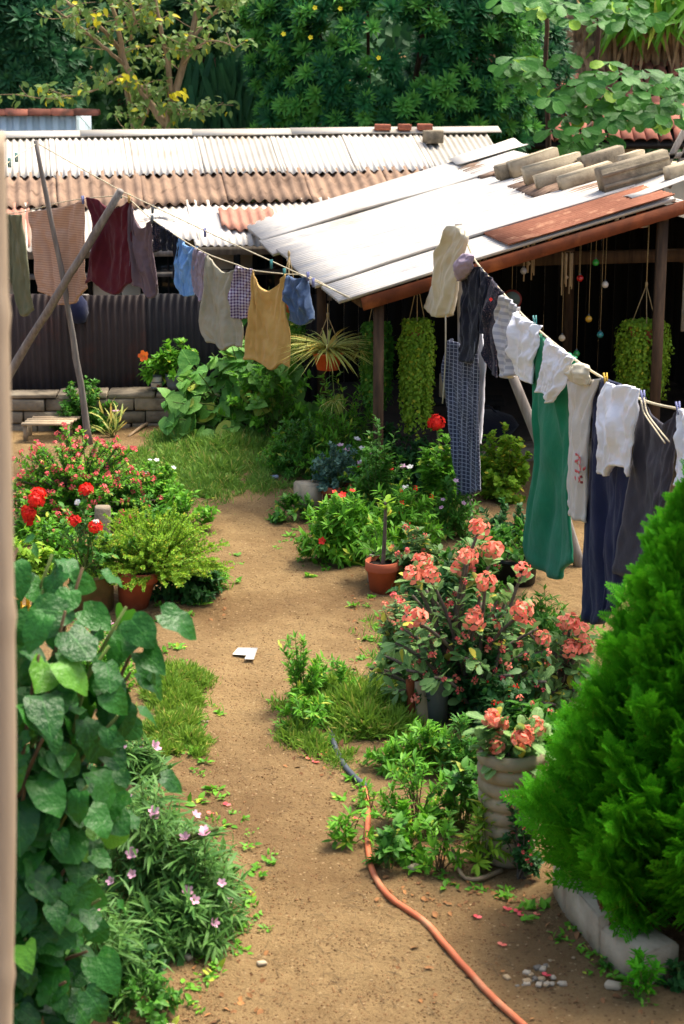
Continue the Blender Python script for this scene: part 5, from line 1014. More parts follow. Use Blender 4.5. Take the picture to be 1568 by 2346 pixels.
Pg = np.array([gb + (hp - gb) * t_ for t_ in U(.45, .93, 26)]); ng = len(Pg); Dg = rnd(ng) * np.array([1, 1, .4]) + UPV * .15; part('upper_leaves', scatter(MB(), OVATE, Pg, Dg, np.tile([0, -.4, 1.], (ng, 1)) + .3 * rnd(ng), U(.06, .1, ng)), L['fresh'], og, kind='stuff')
plantpx('hedge_bush', 'round yellow green leafy bush in front of the shed step', 'shrub', 1150, 1148, 130, 970, 80, 26, ROUND, 15, L['lime'], sr=.003, inner=.35, low=-.02)
plantpx('hedge_bush', 'dark leafy bush between the checked trousers and the green dress', 'shrub', 1150, 1290, 150, 1140, 60, 20, OVATE, 20, L['deep'], sr=.003, inner=.3)
o, rc, rr_ = pot('black_tub', 'black plastic tub half hidden below the green dress', 'pot', 1180, 1330, 110, 60, BLACKP, .85, rim=.12)
plant('potted_shrub', 'dark leafy plant growing in the black tub', 'plant', rc, .3, .25, .35, 30, 12, OVATE, .07, L['mid'], sr=.003)
o, rc, rr_ = pot('white_bucket', 'rust stained white bucket behind the terracotta pot', 'bucket', 868, 1330, 62, 70, WHITER, .85, rim=.05)
plant('leafy_bush', 'light leafy plant growing in the rust stained bucket', 'plant', rc, .2, .2, .3, 18, 10, LANCE, .09, L['fresh'], sr=.003)
# crown of thorns with coral heads
def thorns(o, st, r_):
    mb = MB(); V, Fs = np.array([[.12, 0, 0], [-.06, 0, .1], [-.06, 0, -.1], [0, 1., 0]]), [np.array([[0, 1, 3], [1, 2, 3], [2, 0, 3]])]
    for i in range(len(st[0])):
        P = bez((st[0][i][None], st[1][i][None], st[2][i][None]), np.linspace(0, 1, 9))[0]; mb.tube(P, np.linspace(r_ * 1.2, r_ * .8, 9), 7)
        k = rng.uniform(0, 1, 60); Q = bez((st[0][i][None], st[1][i][None], st[2][i][None]), k)[0]; d = rnd(60); scatter(mb, (V, Fs), Q, d, rnd(60), r_ * 2.2)
    part('stems', mb, SPINE, o)
def euphorbia(name, label, bx, by, wpx, ty, n, lps, heads, lpx=42, hpx=22, Y=None, base=None, wm=None, hmz=None, small=0, objs=True):
    b = G(bx, by) if base is None else base; s = scale_at(b[1]); h = (atY(bx, ty, b[1])[2] - b[2]) if hmz is None else hmz; rx = wpx / 2 / s; o = thing(name, b, label, 'shrub')
    st = stems_dome(b, rx, rx * .7, h, n, .25, .6, (0, 0), .3, .4); thorns(o, st, .011)
    P, D, N = leaves_on(st, lps + 5, .28, .75, .15, .5, .5, .3); sz = lpx / s * U(.6, 1.15, len(P)); me = MB().add(*OBOV).mesh('leaf', L['euphobj'], smooth=True)
    for i in range(min(len(P), 290)): inst('leaf', me, o, frame(P[i], D[i], N[i], sz[i]))
    if len(P) > 290: part('foliage', scatter(MB(), OBOV, P[290:], D[290:], N[290:], sz[290:]), L['euph'], o, kind='stuff')
    order = np.argsort(-(st[2][:, 2] - st[2][:, 1] * .6))
    for j in order[:heads]:
        p = st[2][j] + UPV * .04 + np.array([0, -.03, 0]); inst('flower_head', random.choice(HCOR), o, frame(p, np.array([U(-.3, .3), -.55, .8]), rnd(1)[0], hpx / s * U(.8, 1.2)))
    for _ in range(small):
        j = rng.integers(0, n); p = bez((st[0][j][None], st[1][j][None], st[2][j][None]), np.array([U(.6, 1)]))[0][0] + rnd(1)[0] * .05; inst('flower', random.choice(FSM + FSC), o, frame(p, np.array([0, -.6, .6]) + .5 * rnd(1)[0], rnd(1)[0], 9 / s))
    return o
o, rc, rr_ = pot('terracotta_pot', 'terracotta pot with soil at the path edge holding one thorny stem', 'pot', 876, 1352, 80, 72, TERRA, .72, rim=.3)
oe = thing('crown_of_thorns', rc, 'single upright thorny stem growing from the terracotta pot at the path edge', 'plant'); st = (rc[None] - UPV * .05, rc[None] + np.array([[.02, 0, .2]]), rc[None] + np.array([[.02, 0, .46]])); thorns(oe, st, .014)
P, D, N = leaves_on(st, 16, .7, .9, .3, .7, .5, .3); me = MB().add(*OBOV).mesh('leaf', L['lime'], smooth=True)
for i in range(16): inst('leaf', me, oe, frame(P[i], D[i], N[i], .09))
euphorbia('crown_of_thorns', 'large thorny shrub with big coral flower heads between the path and the navy trousers', 1060, 1640, 450, 1200, 50, 10, 14, 44, 24, small=60)
euphorbia('crown_of_thorns', 'thorny shrub with coral heads right behind the conifer tip', 1275, 1620, 270, 1385, 26, 9, 8, 42, 23, small=26)
plantpx('filler_shrub', 'dense dark foliage filling the base of the large coral flowered shrub', 'shrub', 1090, 1640, 360, 1360, 110, 18, OVATE, 26, L['deep'], sr=.003, inner=.2, fl=[(FSM, 60, 9, 'flower'), (FSC, 26, 13, 'flower')])
plantpx('filler_shrub', 'leafy growth at the path side of the coral shrub', 'shrub', 920, 1560, 170, 1380, 70, 14, OVATE, 26, L['euph'], sr=.003, inner=.2, stem=SPINE, fl=[(FSM, 14, 9, 'flower'), (FSC, 8, 13, 'flower')])
plantpx('weed_bush', 'leafy weeds behind the coral shrub under the navy trousers', 'weed', 1250, 1480, 260, 1340, 70, 14, LANCE, 26, L['mid'], sr=.003, inner=.3)
plantpx('weed_bush', 'dark weeds behind the coral shrub next to the terracotta pot', 'weed', 1000, 1430, 220, 1260, 70, 14, OVATE, 24, L['deep'], sr=.003, inner=.3)
o, rc, rr_ = pot('grey_bucket', 'tall grey plastic bucket standing under the large coral shrub', 'bucket', 1000, 1652, 62, 108, BUCKETG, .82, rim=.06)
for i, (px, py, ang) in enumerate(((946, 1648, .1), (966, 1655, -.05))):
    c = G(px, py); top('wooden_board', MB().rbox((.07, .03, .26), Matrix.Translation(c + UPV * .12) @ Matrix.Rotation(.4 + ang, 4, 'Z') @ Matrix.Rotation(-.12, 4, 'X'), .004, .002), WOODP if i else FASCIA, c, ['rust brown upright board at the edge of the coral shrub bed', 'pale upright board beside the grey bucket'][i], 'board')
grass('grass_mound', 'thick grass mound beside the grey hose end', 812, 1622, 310, 150, 22000, 42, L['grass'])
plantpx('weed_bush', 'upright leafy weeds rising from the grass mound', 'weed', 690, 1610, 130, 1440, 26, 24, LANCE, 24, L['fresh'], sr=.003, inner=.6, spread=.7, tmin=.15, low=.45)
plantpx('weed_bush', 'thin upright weed stems on the grass mound next to the coral shrub', 'weed', 790, 1590, 70, 1430, 7, 18, LANCE, 20, L['fresh'], sr=.002, inner=.7, tmin=.3, low=.6)
plantpx('weed_bush', 'broader leaved weeds in front of the grass mound', 'weed', 705, 1665, 150, 1590, 24, 14, LANCE, 26, L['fresh'], sr=.003, low=0)
grass('dirt_weeds', 'sparse short weeds along the right edge of the path', 860, 1470, 90, 110, 700, 30, L['fresh'])
# weeds along the hose, each clump on its own
for (bx, by, w_, t_, n_, lp_, ls_, lk, lab) in ((985, 1760, 160, 1640, 34, 16, 30, 'fresh', 'bushy light weeds below the wooden boards'), (960, 1890, 190, 1700, 30, 13, 34, 'fresh', 'tall leggy weeds between the hose and the ribbed pot'), (1060, 1900, 150, 1690, 26, 13, 34, 'mid', 'tall leafy weeds against the ribbed pot'),
        (800, 1930, 120, 1845, 12, 9, 34, 'fresh', 'small broad leaved seedling patch left of the orange hose'), (890, 1990, 90, 1860, 8, 11, 36, 'mid', 'single upright seedling right of the orange hose'), (850, 1850, 70, 1785, 6, 8, 30, 'fresh', 'small sprig where the hose changes colour'), (1010, 1990, 130, 1850, 14, 10, 34, 'fresh', 'leggy pale weeds in front of the ribbed pot'), (1110, 1990, 120, 1790, 16, 12, 40, 'lime', 'bright lime shoots in front of the ribbed pot')):
    plantpx('weed_bush', lab, 'weed', bx, by, w_, t_, n_, lp_, LANCE if lk != 'mid' else OVATE, ls_, L[lk], sr=.003, stem=STEMG if lk != 'fresh' else STEMB, inner=.5, tmin=.4, low=.25)
# ribbed concrete pot
b = G(1165, 1968); s = scale_at(b[1]); r_ = 76 / s; h_ = .58; prof = [(0, 0), (r_ * .7, 0)]
for i in range(8):
    for a in np.linspace(.15, math.pi - .15, 5): prof.append((r_ * (.74 + .2 * (i / 7) ** .7 + .12 * math.sin(a)), .01 + (i + (1 - math.cos(a)) / 2) * h_ / 8))
prof += [(r_ * .88, h_ + .01), (r_ * .85, h_ - .05), (0, h_ - .06)]
o = thing('ribbed_planter', b, 'tall pale planter ringed with thick ribs beside the conifer', 'planter'); part('body', MB().lathe(prof, b, 32), COILPOT, o, smooth=True); part('soil', MB().lathe([(0, h_ - .05), (r_ * .85, h_ - .055)], b, 18), SOIL, o)
euphorbia('crown_of_thorns', 'thorny plant with peach flower heads growing in the ribbed planter', 1165, 1720, 170, 1650, 12, 9, 7, 60, 24, base=b + UPV * (h_ - .06), hmz=.26)
plantpx('crown_of_thorns', 'low thorny plant with small red flowers at the foot of the ribbed planter', 'plant', 1195, 2010, 110, 1800, 22, 12, OVATE, 26, L['deep'], stem=SPINE, sr=.005, fl=[(FSM, 18, 8, 'flower')], inner=.4)
P = poly([G(1035, 1985) + UPV * .10, G(1060, 2015) + UPV * .02, G(1100, 2022) + UPV * .02, G(1150, 2000) + UPV * .015], 14); top('fallen_branch', MB().tube(P, np.linspace(.009, .013, 14), 6), BARK, P[0], 'bent brown branch lying on dirt before the ribbed planter', 'branch')
# more growth that fills the beds
for (bx, by, w_, t_, n_, lp_, lf, ls_, lk, cat_, lab, fl_) in (
    (860, 1180, 170, 1050, 60, 16, OVATE, 20, 'mid', 'weed', 'dense leafy weeds behind the small terracotta pot', [(FRED, 3, 8, 'flower')]),
    (1030, 1230, 150, 1080, 50, 16, LANCE, 22, 'mid', 'weed', 'leafy weeds at the foot of the line post', [(FPINK, 5, 7, 'flower')]),
    (640, 1075, 110, 985, 40, 14, LANCE, 16, 'fresh', 'weed', 'light weeds where the lawn mound meets the vine', None),
    (735, 1060, 130, 900, 50, 16, LANCE, 18, 'fresh', 'weed', 'tall bright weeds below the spider plant', None),
    (868, 1222, 150, 950, 90, 16, OVATE, 18, 'mid', 'weed', 'vines tangled round the foot of the shed post', None),
    (985, 1130, 120, 1010, 40, 14, OVATE, 20, 'deep', 'weed', 'dark leaves around the red geranium', None),
    (1100, 1120, 120, 1000, 40, 14, OVATE, 18, 'mid', 'weed', 'green leaves behind the hem of the checked trousers', None),
    (940, 1340, 170, 1210, 60, 14, OVATE, 26, 'euph', 'shrub', 'pale leaved thorny growth behind the terracotta pot', [(FSC, 8, 11, 'flower'), (FSM, 8, 8, 'flower')]),
    (1080, 1380, 200, 1230, 60, 14, OVATE, 26, 'mid', 'shrub', 'leafy growth behind the coral flower heads', [(FSM, 10, 9, 'flower')]),
    (120, 1290, 200, 1180, 60, 14, OVATE, 20, 'fresh', 'weed', 'bright leafy weeds between the ixora and the mossy pot', [(FSM, 8, 7, 'flower')]),
    (60, 1330, 160, 1220, 50, 12, OVATE, 24, 'lime', 'weed', 'yellowish leaves beside the yellow crate', None),
    (260, 1180, 120, 1090, 40, 12, OVATE, 15, 'mid', 'weed', 'green weeds under the edge of the red dotted mound', None),
    (380, 1240, 130, 1160, 40, 14, OVATE, 20, 'mid', 'weed', 'leafy weeds behind the yellow green bush at the path', None),
    (900, 1760, 120, 1680, 26, 12, LANCE, 28, 'fresh', 'weed', 'light weeds under the grey bucket', None),
    (1060, 1770, 180, 1640, 44, 14, LANCE, 30, 'mid', 'weed', 'leafy weeds between the grey bucket and the ribbed planter', None),
    (935, 1960, 130, 1830, 16, 11, OVATE, 34, 'fresh', 'weed', 'upright leafy seedlings between the hose and dead leaves', None),
    (1150, 1690, 200, 1560, 60, 14, OVATE, 30, 'deep', 'shrub', 'dark leaves between the coral shrub and the ribbed planter', [(FSR, 8, 10, 'flower')]),
    (1230, 1720, 180, 1600, 40, 12, OVATE, 36, 'mid', 'shrub', 'large leaved growth touching the conifer', [(FSC, 8, 12, 'flower')]),
    (300, 1780, 160, 1680, 40, 12, NARROW, 60, 'ruel', 'weed', 'thin leaved clump above the pink flowered plants', [(FTRUMP, 4, 13, 'flower')]),
    (250, 1560, 150, 1440, 30, 12, LANCE, 34, 'fresh', 'weed', 'bright weeds peeking out beside the big leaves', [(FTRUMP, 3, 12, 'flower')]),
    (300, 1960, 280, 1800, 60, 11, NARROW, 66, 'ruel', 'weed', 'tall arching narrow leaves in the middle of the left bank', [(FTRUMP, 4, 13, 'flower')]),
    (440, 2050, 260, 1880, 60, 11, NARROW, 66, 'ruel', 'weed', 'loose narrow leaves reaching over the path edge', [(FTRUMP, 4, 13, 'flower')]),
    (280, 2250, 240, 2130, 50, 12, OVATE, 34, 'deep', 'weed', 'dark low weeds in the shade of the left bank', None),
    (400, 2160, 260, 2040, 60, 12, NARROW, 74, 'ruel', 'weed', 'low arching narrow leaves trailing over the bank foot', [(FTRUMP, 2, 13, 'flower')])):
    plantpx('weed_bush' if cat_ == 'weed' else 'leafy_bush', lab, cat_, bx, by, w_, t_, n_, lp_, lf, ls_, L[lk], sr=.003, inner=.3, fl=fl_, stem=SPINE if lk == 'euph' else STEMG)
# ------------------------------------------------------------------ conifer
def sprayT():
    mb = MB(); V = np.array([[-.5, 0, 0], [.5, 0, 0], [.3, 1, 0], [-.3, 1, 0]]); q = [np.array([[0, 1, 2, 3]])]; Ps = []; Ds = []; Sz = []
    def seg(p, d, l, w_): Ps.append(p); Ds.append(d); Sz.append((w_, l, 1))
    seg((0, 0, 0), (0, 1, 0), 1., .025)
    for i, t in enumerate(np.linspace(.12, .95, 9)):
        for sgn in (-1, 1):
            l = .42 * (1 - t * .75); d = np.array([sgn * .75, .66, .12 * math.sin(i * 2 + sgn)]); p = np.array([0, t, 0]); seg(p, d, l, .030)
            for u in (.3, .55, .8):
                for s2 in (-1, 1): dd = np.array([d[0] * .6 + s2 * .5 * d[1], d[1] * .6 - s2 * .5 * d[0] + .25, .1 * s2]); seg(p + d * l * u, dd, l * .5, .026)
    n = len(Ps); Sz = np.array(Sz); scatter(mb, (V, q), np.array(Ps, float), np.array(Ds, float), np.tile([0, 0, 1.], (n, 1)) + .25 * rnd(n), Sz); return np.concatenate(mb.V), [np.concatenate(f) for f in mb.F.values()]
SPR = sprayT()
b = G(1585, 2120); cb = b.copy(); oc = thing('conifer', b, 'bright green feathery conifer filling the right side beside the stone edging', 'tree')
Hc = atY(1585, 1020, b[1])[2] - b[2]
def conr(z): return .82 * max(0., 1 - z) ** .84 * min(1, .72 + z * 1.6)
def plume(seed):
    mb = MB(); m_ = 46; q = np.linspace(.12, 1., m_) + U(-.03, .03, m_); Pq = np.stack([.02 * np.sin(q * 5 + seed), q, .10 * q * q], 1); a_ = np.arange(m_) * 2.39996 + seed; wid = (1.05 - .8 * q)
    sd_ = np.stack([np.cos(a_), np.zeros(m_), np.sin(a_) * .75], 1); scatter(mb, SPR, Pq, sd_ * (.45 + .5 * wid[:, None]) + np.array([0, .75, .12]) + .2 * rnd(m_), np.cross(sd_, [0, 1., 0]) + .5 * rnd(m_), (.16 + .26 * wid) * U(.8, 1.2, m_)); return mb.mesh('foliage_plume', L['thuja'])
PL = [plume(k) for k in range(6)]; tr = MB(); nb_ = 330; cnt = 0
for i in range(nb_):                                  # plumes: one upswept feathery branch each
    z = .05 + .94 * ((i + .5) / nb_) ** 1.2; a_i = i * 2.39996 + U(-.35, .35); r_ = conr(z) * U(.78, 1.06) + .03
    if z * Hc < .40 and math.cos(a_i) < .1 and math.sin(a_i) < .75: continue
    if cnt >= 298: break
    tip = b + np.array([math.cos(a_i) * r_, math.sin(a_i) * r_, z * Hc + .05]); o_i = np.array([math.cos(a_i), math.sin(a_i), 0.])
    roo = b + o_i * r_ * .35 + UPV * max(.05, z * Hc - .34 * r_ - .12); d_ = tip - roo; ln = np.linalg.norm(d_); tr.tube([b + UPV * max(.02, roo[2] - b[2] - .1), roo, roo + d_ * .5], [.010, .008, .004], 4, False)
    inst('plume', PL[i % 6], oc, frame(roo, d_, UPV + o_i * .3 + .4 * rnd(1)[0], (max(ln, .16) * U(.8, 1.1), max(ln, .2) * 1.05, max(ln, .16) * U(.8, 1.1)))); cnt += 1
part('branches', tr, BARKD, oc, kind='stuff'); part('trunk', MB().tube([b - UPV * .05, b + UPV * Hc * .5, b + UPV * Hc * .9], [.04, .03, .01], 8), BARKD, oc)
rb = G(1432, 2150); o = thing('root_ball', rb, 'brown fibrous root ball standing on the stone edging under the conifer', 'root ball'); part('body', MB().lathe([(0, 0), (.10, 0), (.115, .05), (.12, .2), (.13, .34), (.11, .38), (0, .38)], rb, 18, .05), mat('root_fibre', S(118, 90, 56), S(70, 50, 32), 20, .95, .9, 50, dist=.02), o)
mb = MB()
for i in range(150):
    a0 = U(0, 6.28); z0_ = U(.02, .33); pts = [rb + np.array([(.128) * math.cos(a0 + q * U(-.25, .25)), .128 * math.sin(a0 + q * .2), z0_ + U(-.03, .05) * q]) for q in range(4)]; mb.tube(pts, .0028, 4, False)
part('roots', mb, DRY, o, kind='stuff')
# stone edging blocks
eg = [(1259, 2040), (1287, 2096), (1368, 2194), (1470, 2268)]
ex = [G(*e_) for e_ in eg]
for i in range(3):
    a_, c_ = ex[i], ex[i + 1]; d = (c_ - a_)[:2]; ln = np.linalg.norm(d); d /= ln; nb = np.array([-d[1], d[0]]); nb = nb if nb[0] > 0 else -nb
    ht = (.22, .26, .21)[i]; c = np.array([*((a_ + c_)[:2] / 2 + nb * .11), ht / 2 - .02]); M4 = Matrix.Translation(c) @ Matrix.Rotation(math.atan2(d[1], d[0]), 4, 'Z')
    top('edging_block', MB().rbox((ln - .018, .2, ht), M4, .008, .005, 2), CONC, c, ['brownish edging block half buried beside the conifer foliage', 'pale sandstone edging block with a worn top beside the root ball', 'low pale edging block running into the ferns beside the dirt path'][i], 'block', 'edging blocks below the conifer')
plantpx('fern_sprout', 'small bright fern like sprout at the end of the edging blocks', 'plant', 1470, 2290, 110, 2170, 18, 10, LANCE, 34, L['thuja'], sr=.003, inner=.4)
plantpx('weed_bush', 'dark small weeds in the shade past the fern sprout', 'weed', 1560, 2260, 120, 2180, 20, 10, OVATE, 24, L['deep'], sr=.003, inner=.3)
plantpx('weed_bush', 'tiny green weed at the joint of the edging blocks', 'weed', 1385, 2215, 36, 2185, 6, 6, OVATE, 16, L['mid'], sr=.002)
# ------------------------------------------------------------------ hanging pots and trailing plants by the shed
def hang(px, py): return onplane(px, py, eB, eB + up2)            # on the plane of the shed's front edge
def strings(o, top_, rimc, r_, k=3, m_=TWINE):
    part('knot', MB().lathe([(0, -.02), (.012, -.01), (.012, .02), (0, .04)], top_, 8), m_, o)
    for i in range(k): a = 2 * math.pi * i / k + .5; part('cord', MB().tube([top_, rimc + np.array([math.cos(a) * r_, math.sin(a) * r_, 0])], .004, 5), m_, o)
def roofz(p): e = (p - eA) @ ed; t = (p - eA) @ up2; return HE + math.tan(slope) * t - .1
c = hang(778, 872) + ed * -.5; s = scale_at(c[1]); o = thing('hanging_pot', c, 'orange plastic hanging pot with a spider plant below the roof corner', 'pot')
r_ = 36 / s; part('body', MB().lathe([(0, 0), (r_ * .68, 0), (r_ * .95, .13), (r_ * 1.02, .13), (r_ * 1.02, .15), (r_ * .9, .15), (r_ * .86, .12), (0, .12)], c, 24), PLORANGE, o)
kn = c + UPV * .45; strings(o, kn, c + UPV * .15, r_); zt = roofz(c); part('rope', MB().tube([kn, [kn[0], kn[1], zt]], .005, 5), TWINE, o)
n = 260; cc = c + UPV * .14; a = U(0, 6.28, n); D = np.stack([np.cos(a), np.sin(a), U(.35, 2., n)], 1)
sp_ = thing('spider_plant', cc, 'spider plant with striped arching leaves in the orange hanging pot', 'plant'); BL2 = leafT([(0, .018, 0), (.25, .026, .25), (.5, .025, .5), (.75, .018, .75), (1, 0, 1)], .3, .95)
part('foliage', scatter(MB(), BL2, np.tile(cc, (n, 1)), D, np.tile(UPV, (n, 1)) + .2 * rnd(n), U(.18, .36, n)), L['spider'], sp_, kind='stuff')
for k, (px, py) in enumerate(((726, 812), (790, 945), (850, 830))):
    q = hang(px, py) - ed * .45; part('runner', MB().tube(poly([cc, (cc + q) / 2 + UPV * .12, q + UPV * .06, q], 12), .004, 5), STEMG, sp_); m_ = 26; a = U(0, 6.28, m_); part('plantlet', scatter(MB(), BL2, np.tile(q, (m_, 1)), np.stack([np.cos(a), np.sin(a), U(.0, 1., m_)], 1), np.tile(UPV, (m_, 1)), U(.07, .15, m_)), L['spider'], sp_, kind='stuff')
def trailing(label, plabel, px0, px1, py0, py1, back, n_str, lab_leaf=L['trail'], rope_top=True):
    c = hang((px0 + px1) / 2, py0 + 8) - ed * back; s = scale_at(c[1]); r_ = (px1 - px0) / 2 / s; ln = (py1 - py0) / s
    o = thing('trailing_plant', c, plabel, 'plant'); po = thing('hanging_pot', c - UPV * .16, label, 'pot')
    part('body', MB().lathe([(0, 0), (r_ * .45, 0), (r_ * .62, .14), (r_ * .55, .14), (0, .12)], c - UPV * .16, 18), TERRA, po)
    kn = c + UPV * .34; strings(po, kn, c - UPV * .02, r_ * .58); zt = roofz(c); part('rope', MB().tube([kn, [kn[0], kn[1], zt]], .005, 5), TWINE, po)
    P = []; N = []
    for i in range(n_str):
        a = U(0, 6.28); ll = ln * U(.6, 1.04) * (.93 + .07 * math.sin(3 * a)); k = int(ll / .011); t = np.linspace(0, 1, k); rr_ = r_ * (.35 + .65 * np.clip(t * 6, 0, 1) ** .5) * U(.72, 1.08) * (1 - .12 * t)
        P.append(np.stack([c[0] + rr_ * np.cos(a) + .012 * np.sin(t * 25 + i), c[1] + rr_ * np.sin(a), c[2] + .06 * np.sin(np.clip(t * 6, 0, 1) * 3.14) - t * ll], 1)); N.append(np.tile([math.cos(a), math.sin(a), .35], (k, 1)))
    P = np.concatenate(P); N = np.concatenate(N); n = len(P); P += rnd(n) * .012; N = N + .55 * rnd(n)
    part('foliage', scatter(MB(), ROUND, P, rnd(n) * .8 + np.array([0, 0, -.6]), N, U(.020, .034, n)), lab_leaf, o, kind='stuff'); return o
trailing('hidden hanging pot of the long trailing curtain next to the black leggings', 'long thick curtain of tiny yellow green leaves hanging left of the checked trousers', 946, 1024, 752, 1010, .45, 130)
trailing('hidden hanging pot of the darker trailing curtain next to the shed post', 'darker trailing plant hanging between the shed post and the long leafy curtain', 866, 942, 772, 975, .7, 95, L['mid'])
trailing('hanging pot with twine inside the right end of the shed', 'bushy trailing plant hanging from twine at the right end of the shed', 1452, 1570, 752, 935, .35, 120)
trailing('small hanging pot behind the spider plant', 'loose trailing greenery hanging behind the spider plant', 690, 760, 720, 900, 1.3, 40, L['mid'])
c = G(905, 1030); c = np.array([*(hang(905, 960) - ed * 1.0)[:2], float(gh(0, 15))]); o = thing('brown_pot', c, 'dark brown pot standing below the darker trailing plant', 'pot'); part('body', MB().lathe([(0, 0), (.14, 0), (.19, .26), (.2, .26), (.2, .3), (.17, .3), (.16, .26), (0, .25)], c, 22), mat('brown_glaze', S(84, 64, 52), S(60, 46, 38), 4, .6, .1), o)
plant('potted_shrub', 'dark leafy plant in the brown pot beside the shed post', 'plant', c + UPV * .25, .3, .25, .4, 24, 12, OVATE, .07, L['deep'], sr=.003)
P = hang(850, 1010) - ed * .9; plant('filler_shrub', 'tangle of green vines climbing around the shed post', 'vine', np.array([P[0], P[1], 0]), .45, .35, 1.15, 70, 16, LANCE, .085, L['fresh'], sr=.004, inner=.25)
P = hang(720, 900) - ed * 2.2; plant('filler_shrub', 'leafy tangle between the heart leaved vine and the shed', 'vine', np.array([P[0], P[1], 0]), .5, .35, 1.25, 70, 16, OVATE, .085, L['fresh'], sr=.004, inner=.25)
# ------------------------------------------------------------------ ornaments hanging in the shed
def cordto(o, p, r_=.002): part('cord', MB().tube([p, [p[0], p[1], roofz(p)]], r_, 4), TWINE, o)
for i, (px, py, m_, lab) in enumerate(((1373, 657, ('bauble_red', S(190, 26, 30)), 'glossy red bauble hanging in the dark shed'), (1393, 753, ('bauble_gold', S(206, 160, 50)), 'glossy golden bauble hanging low in the dark shed'), (1364, 835, ('bauble_green', S(30, 150, 70)), 'glossy green bauble hanging lowest in the dark shed'), (1330, 798, ('bauble_pearl', S(206, 190, 160)), 'small pearl bauble hanging left of the golden one'), (1410, 620, ('bauble_green2', S(40, 160, 60)), 'tiny green bauble hanging high in the dark shed'), (1432, 672, ('bauble_white', S(226, 220, 210)), 'tiny white bauble hanging beside the shed post'), (1300, 560, ('bauble_amber', S(190, 120, 40)), 'amber bauble hanging just under the fascia'), (1240, 640, ('bauble_silver', S(170, 170, 176)), 'silver bauble hanging next to the round dial'), (1420, 790, ('bauble_teal', S(50, 140, 140)), 'teal bauble hanging below the golden one'))):
    p = hang(px, py) - ed * .5; o = thing('bauble', p, lab, 'bauble', 'baubles in the shed'); part('ball', MB().lathe([(.0, -.030), (.018, -.024), (.028, -.01), (.03, 0), (.028, .01), (.018, .024), (.006, .030)], p, 16), mat(m_[0], m_[1], None, 4, .15, 0, spec=.8, island=0), o, smooth=True); part('cap', MB().lathe([(.008, .029), (.008, .042), (0, .044)], p, 8), PEGS[4], o); cordto(o, p + UPV * .04)
for i, (px, py, lab) in enumerate(((1338, 625, 'cane wind chime with many pale tubes hanging in the shed'), (1265, 600, 'shorter shell wind chime hanging behind the cord'), (1165, 640, 'yellowed wind chime hanging over the wall clock'))):
    p = hang(px, py) - ed * (.45 + .2 * i); o = thing('wind_chime', p, lab, 'wind chime', 'wind chimes in the shed'); part('disc', MB().lathe([(0, .0), (.055, 0), (.055, .012), (0, .014)], p + UPV * .12, 14), WOODB, o)
    for k in range(7): a = k * .9; q = p + np.array([.045 * math.cos(a), .045 * math.sin(a), 0]); L_ = .2 + .05 * math.sin(k * 2.); part('tube', MB().tube([q + UPV * .11, q + UPV * .1, q - UPV * L_], [.002, .006, .006], 6), WOODP, o)
    part('clapper', MB().lathe([(0, -.02), (.02, 0), (0, .02)], p - UPV * .1, 8), WOODP, o); cordto(o, p + UPV * .13)
p = hang(1220, 712) - ed * .6; o = thing('round_clock', p, 'round dial with a red rim hanging in the shed behind the cord', 'clock'); mb = MB(); k = 24; a = np.arange(k) * 2 * math.pi / k
def disc(c, r_, y0, th_): 
    ring = np.stack([c[0] + r_ * np.cos(a), np.full(k, c[1] + y0), c[2] + r_ * np.sin(a)], 1); ring2 = ring + np.array([0, th_, 0]); j = np.arange(k); j2 = (j + 1) % k
    return MB().add(np.vstack([ring, ring2]), [j[::-1], j + k, np.stack([j, j2, j2 + k, j + k], 1)])
part('dial', disc(p, .07, -.012, .01), mat('dial_teal', S(86, 104, 100), S(60, 74, 72), 10, .6, 0), o); part('rim', disc(p, .085, 0, .02), mat('rim_red', S(120, 44, 36), None, 6, .5, 0), o); cordto(o, p + np.array([0, .01, .08]))
p = hang(1427, 522) - ed * .15; o = thing('paper_ornament', p, 'bright white slotted ornament hanging just below the fascia', 'ornament')
for dx, dz, w_, h_ in ((-.045, -.01, .05, .06), (.03, .0, .07, .085), (.0, .05, .03, .05), (.055, .03, .02, .1)): part('plate', MB().box(p + np.array([dx, .004 * dx * 100, dz]), (w_, .03, h_)), PAPER, o)
cordto(o, p + UPV * .05)
p = hang(1500, 512) - ed * .3; o = thing('paper_lantern', p, 'orange hanging lantern glowing against the dark shed', 'lantern'); part('shade', MB().lathe([(.02, -.07), (.05, -.06), (.055, 0), (.05, .06), (.02, .07)], p, 10), PLORANGE, o); part('band', MB().lathe([(.052, -.062), (.06, -.055), (.052, -.048)], p, 10), WHITER, o); cordto(o, p + UPV * .06)
for i, (px, py) in enumerate(((1740, 730), (1560, 760))):
    p = hang(px, py) - ed * 1.2; 
    if i == 0: 
        o = thing('printed_cloth', p, 'pale cloth with dark green leaf print hanging deep in the shed', 'cloth'); part('cloth', MB().box(p, (.42, .03, .62)), clothmat('leafprint', S(206, 200, 184), None, 'speck', .1, S(40, 60, 50)), o); part('rod', MB().tube([p + np.array([-.25, 0, .32]), p + np.array([.25, 0, .32])], .01, 6), WOODB, o); cordto(o, p + UPV * .32)
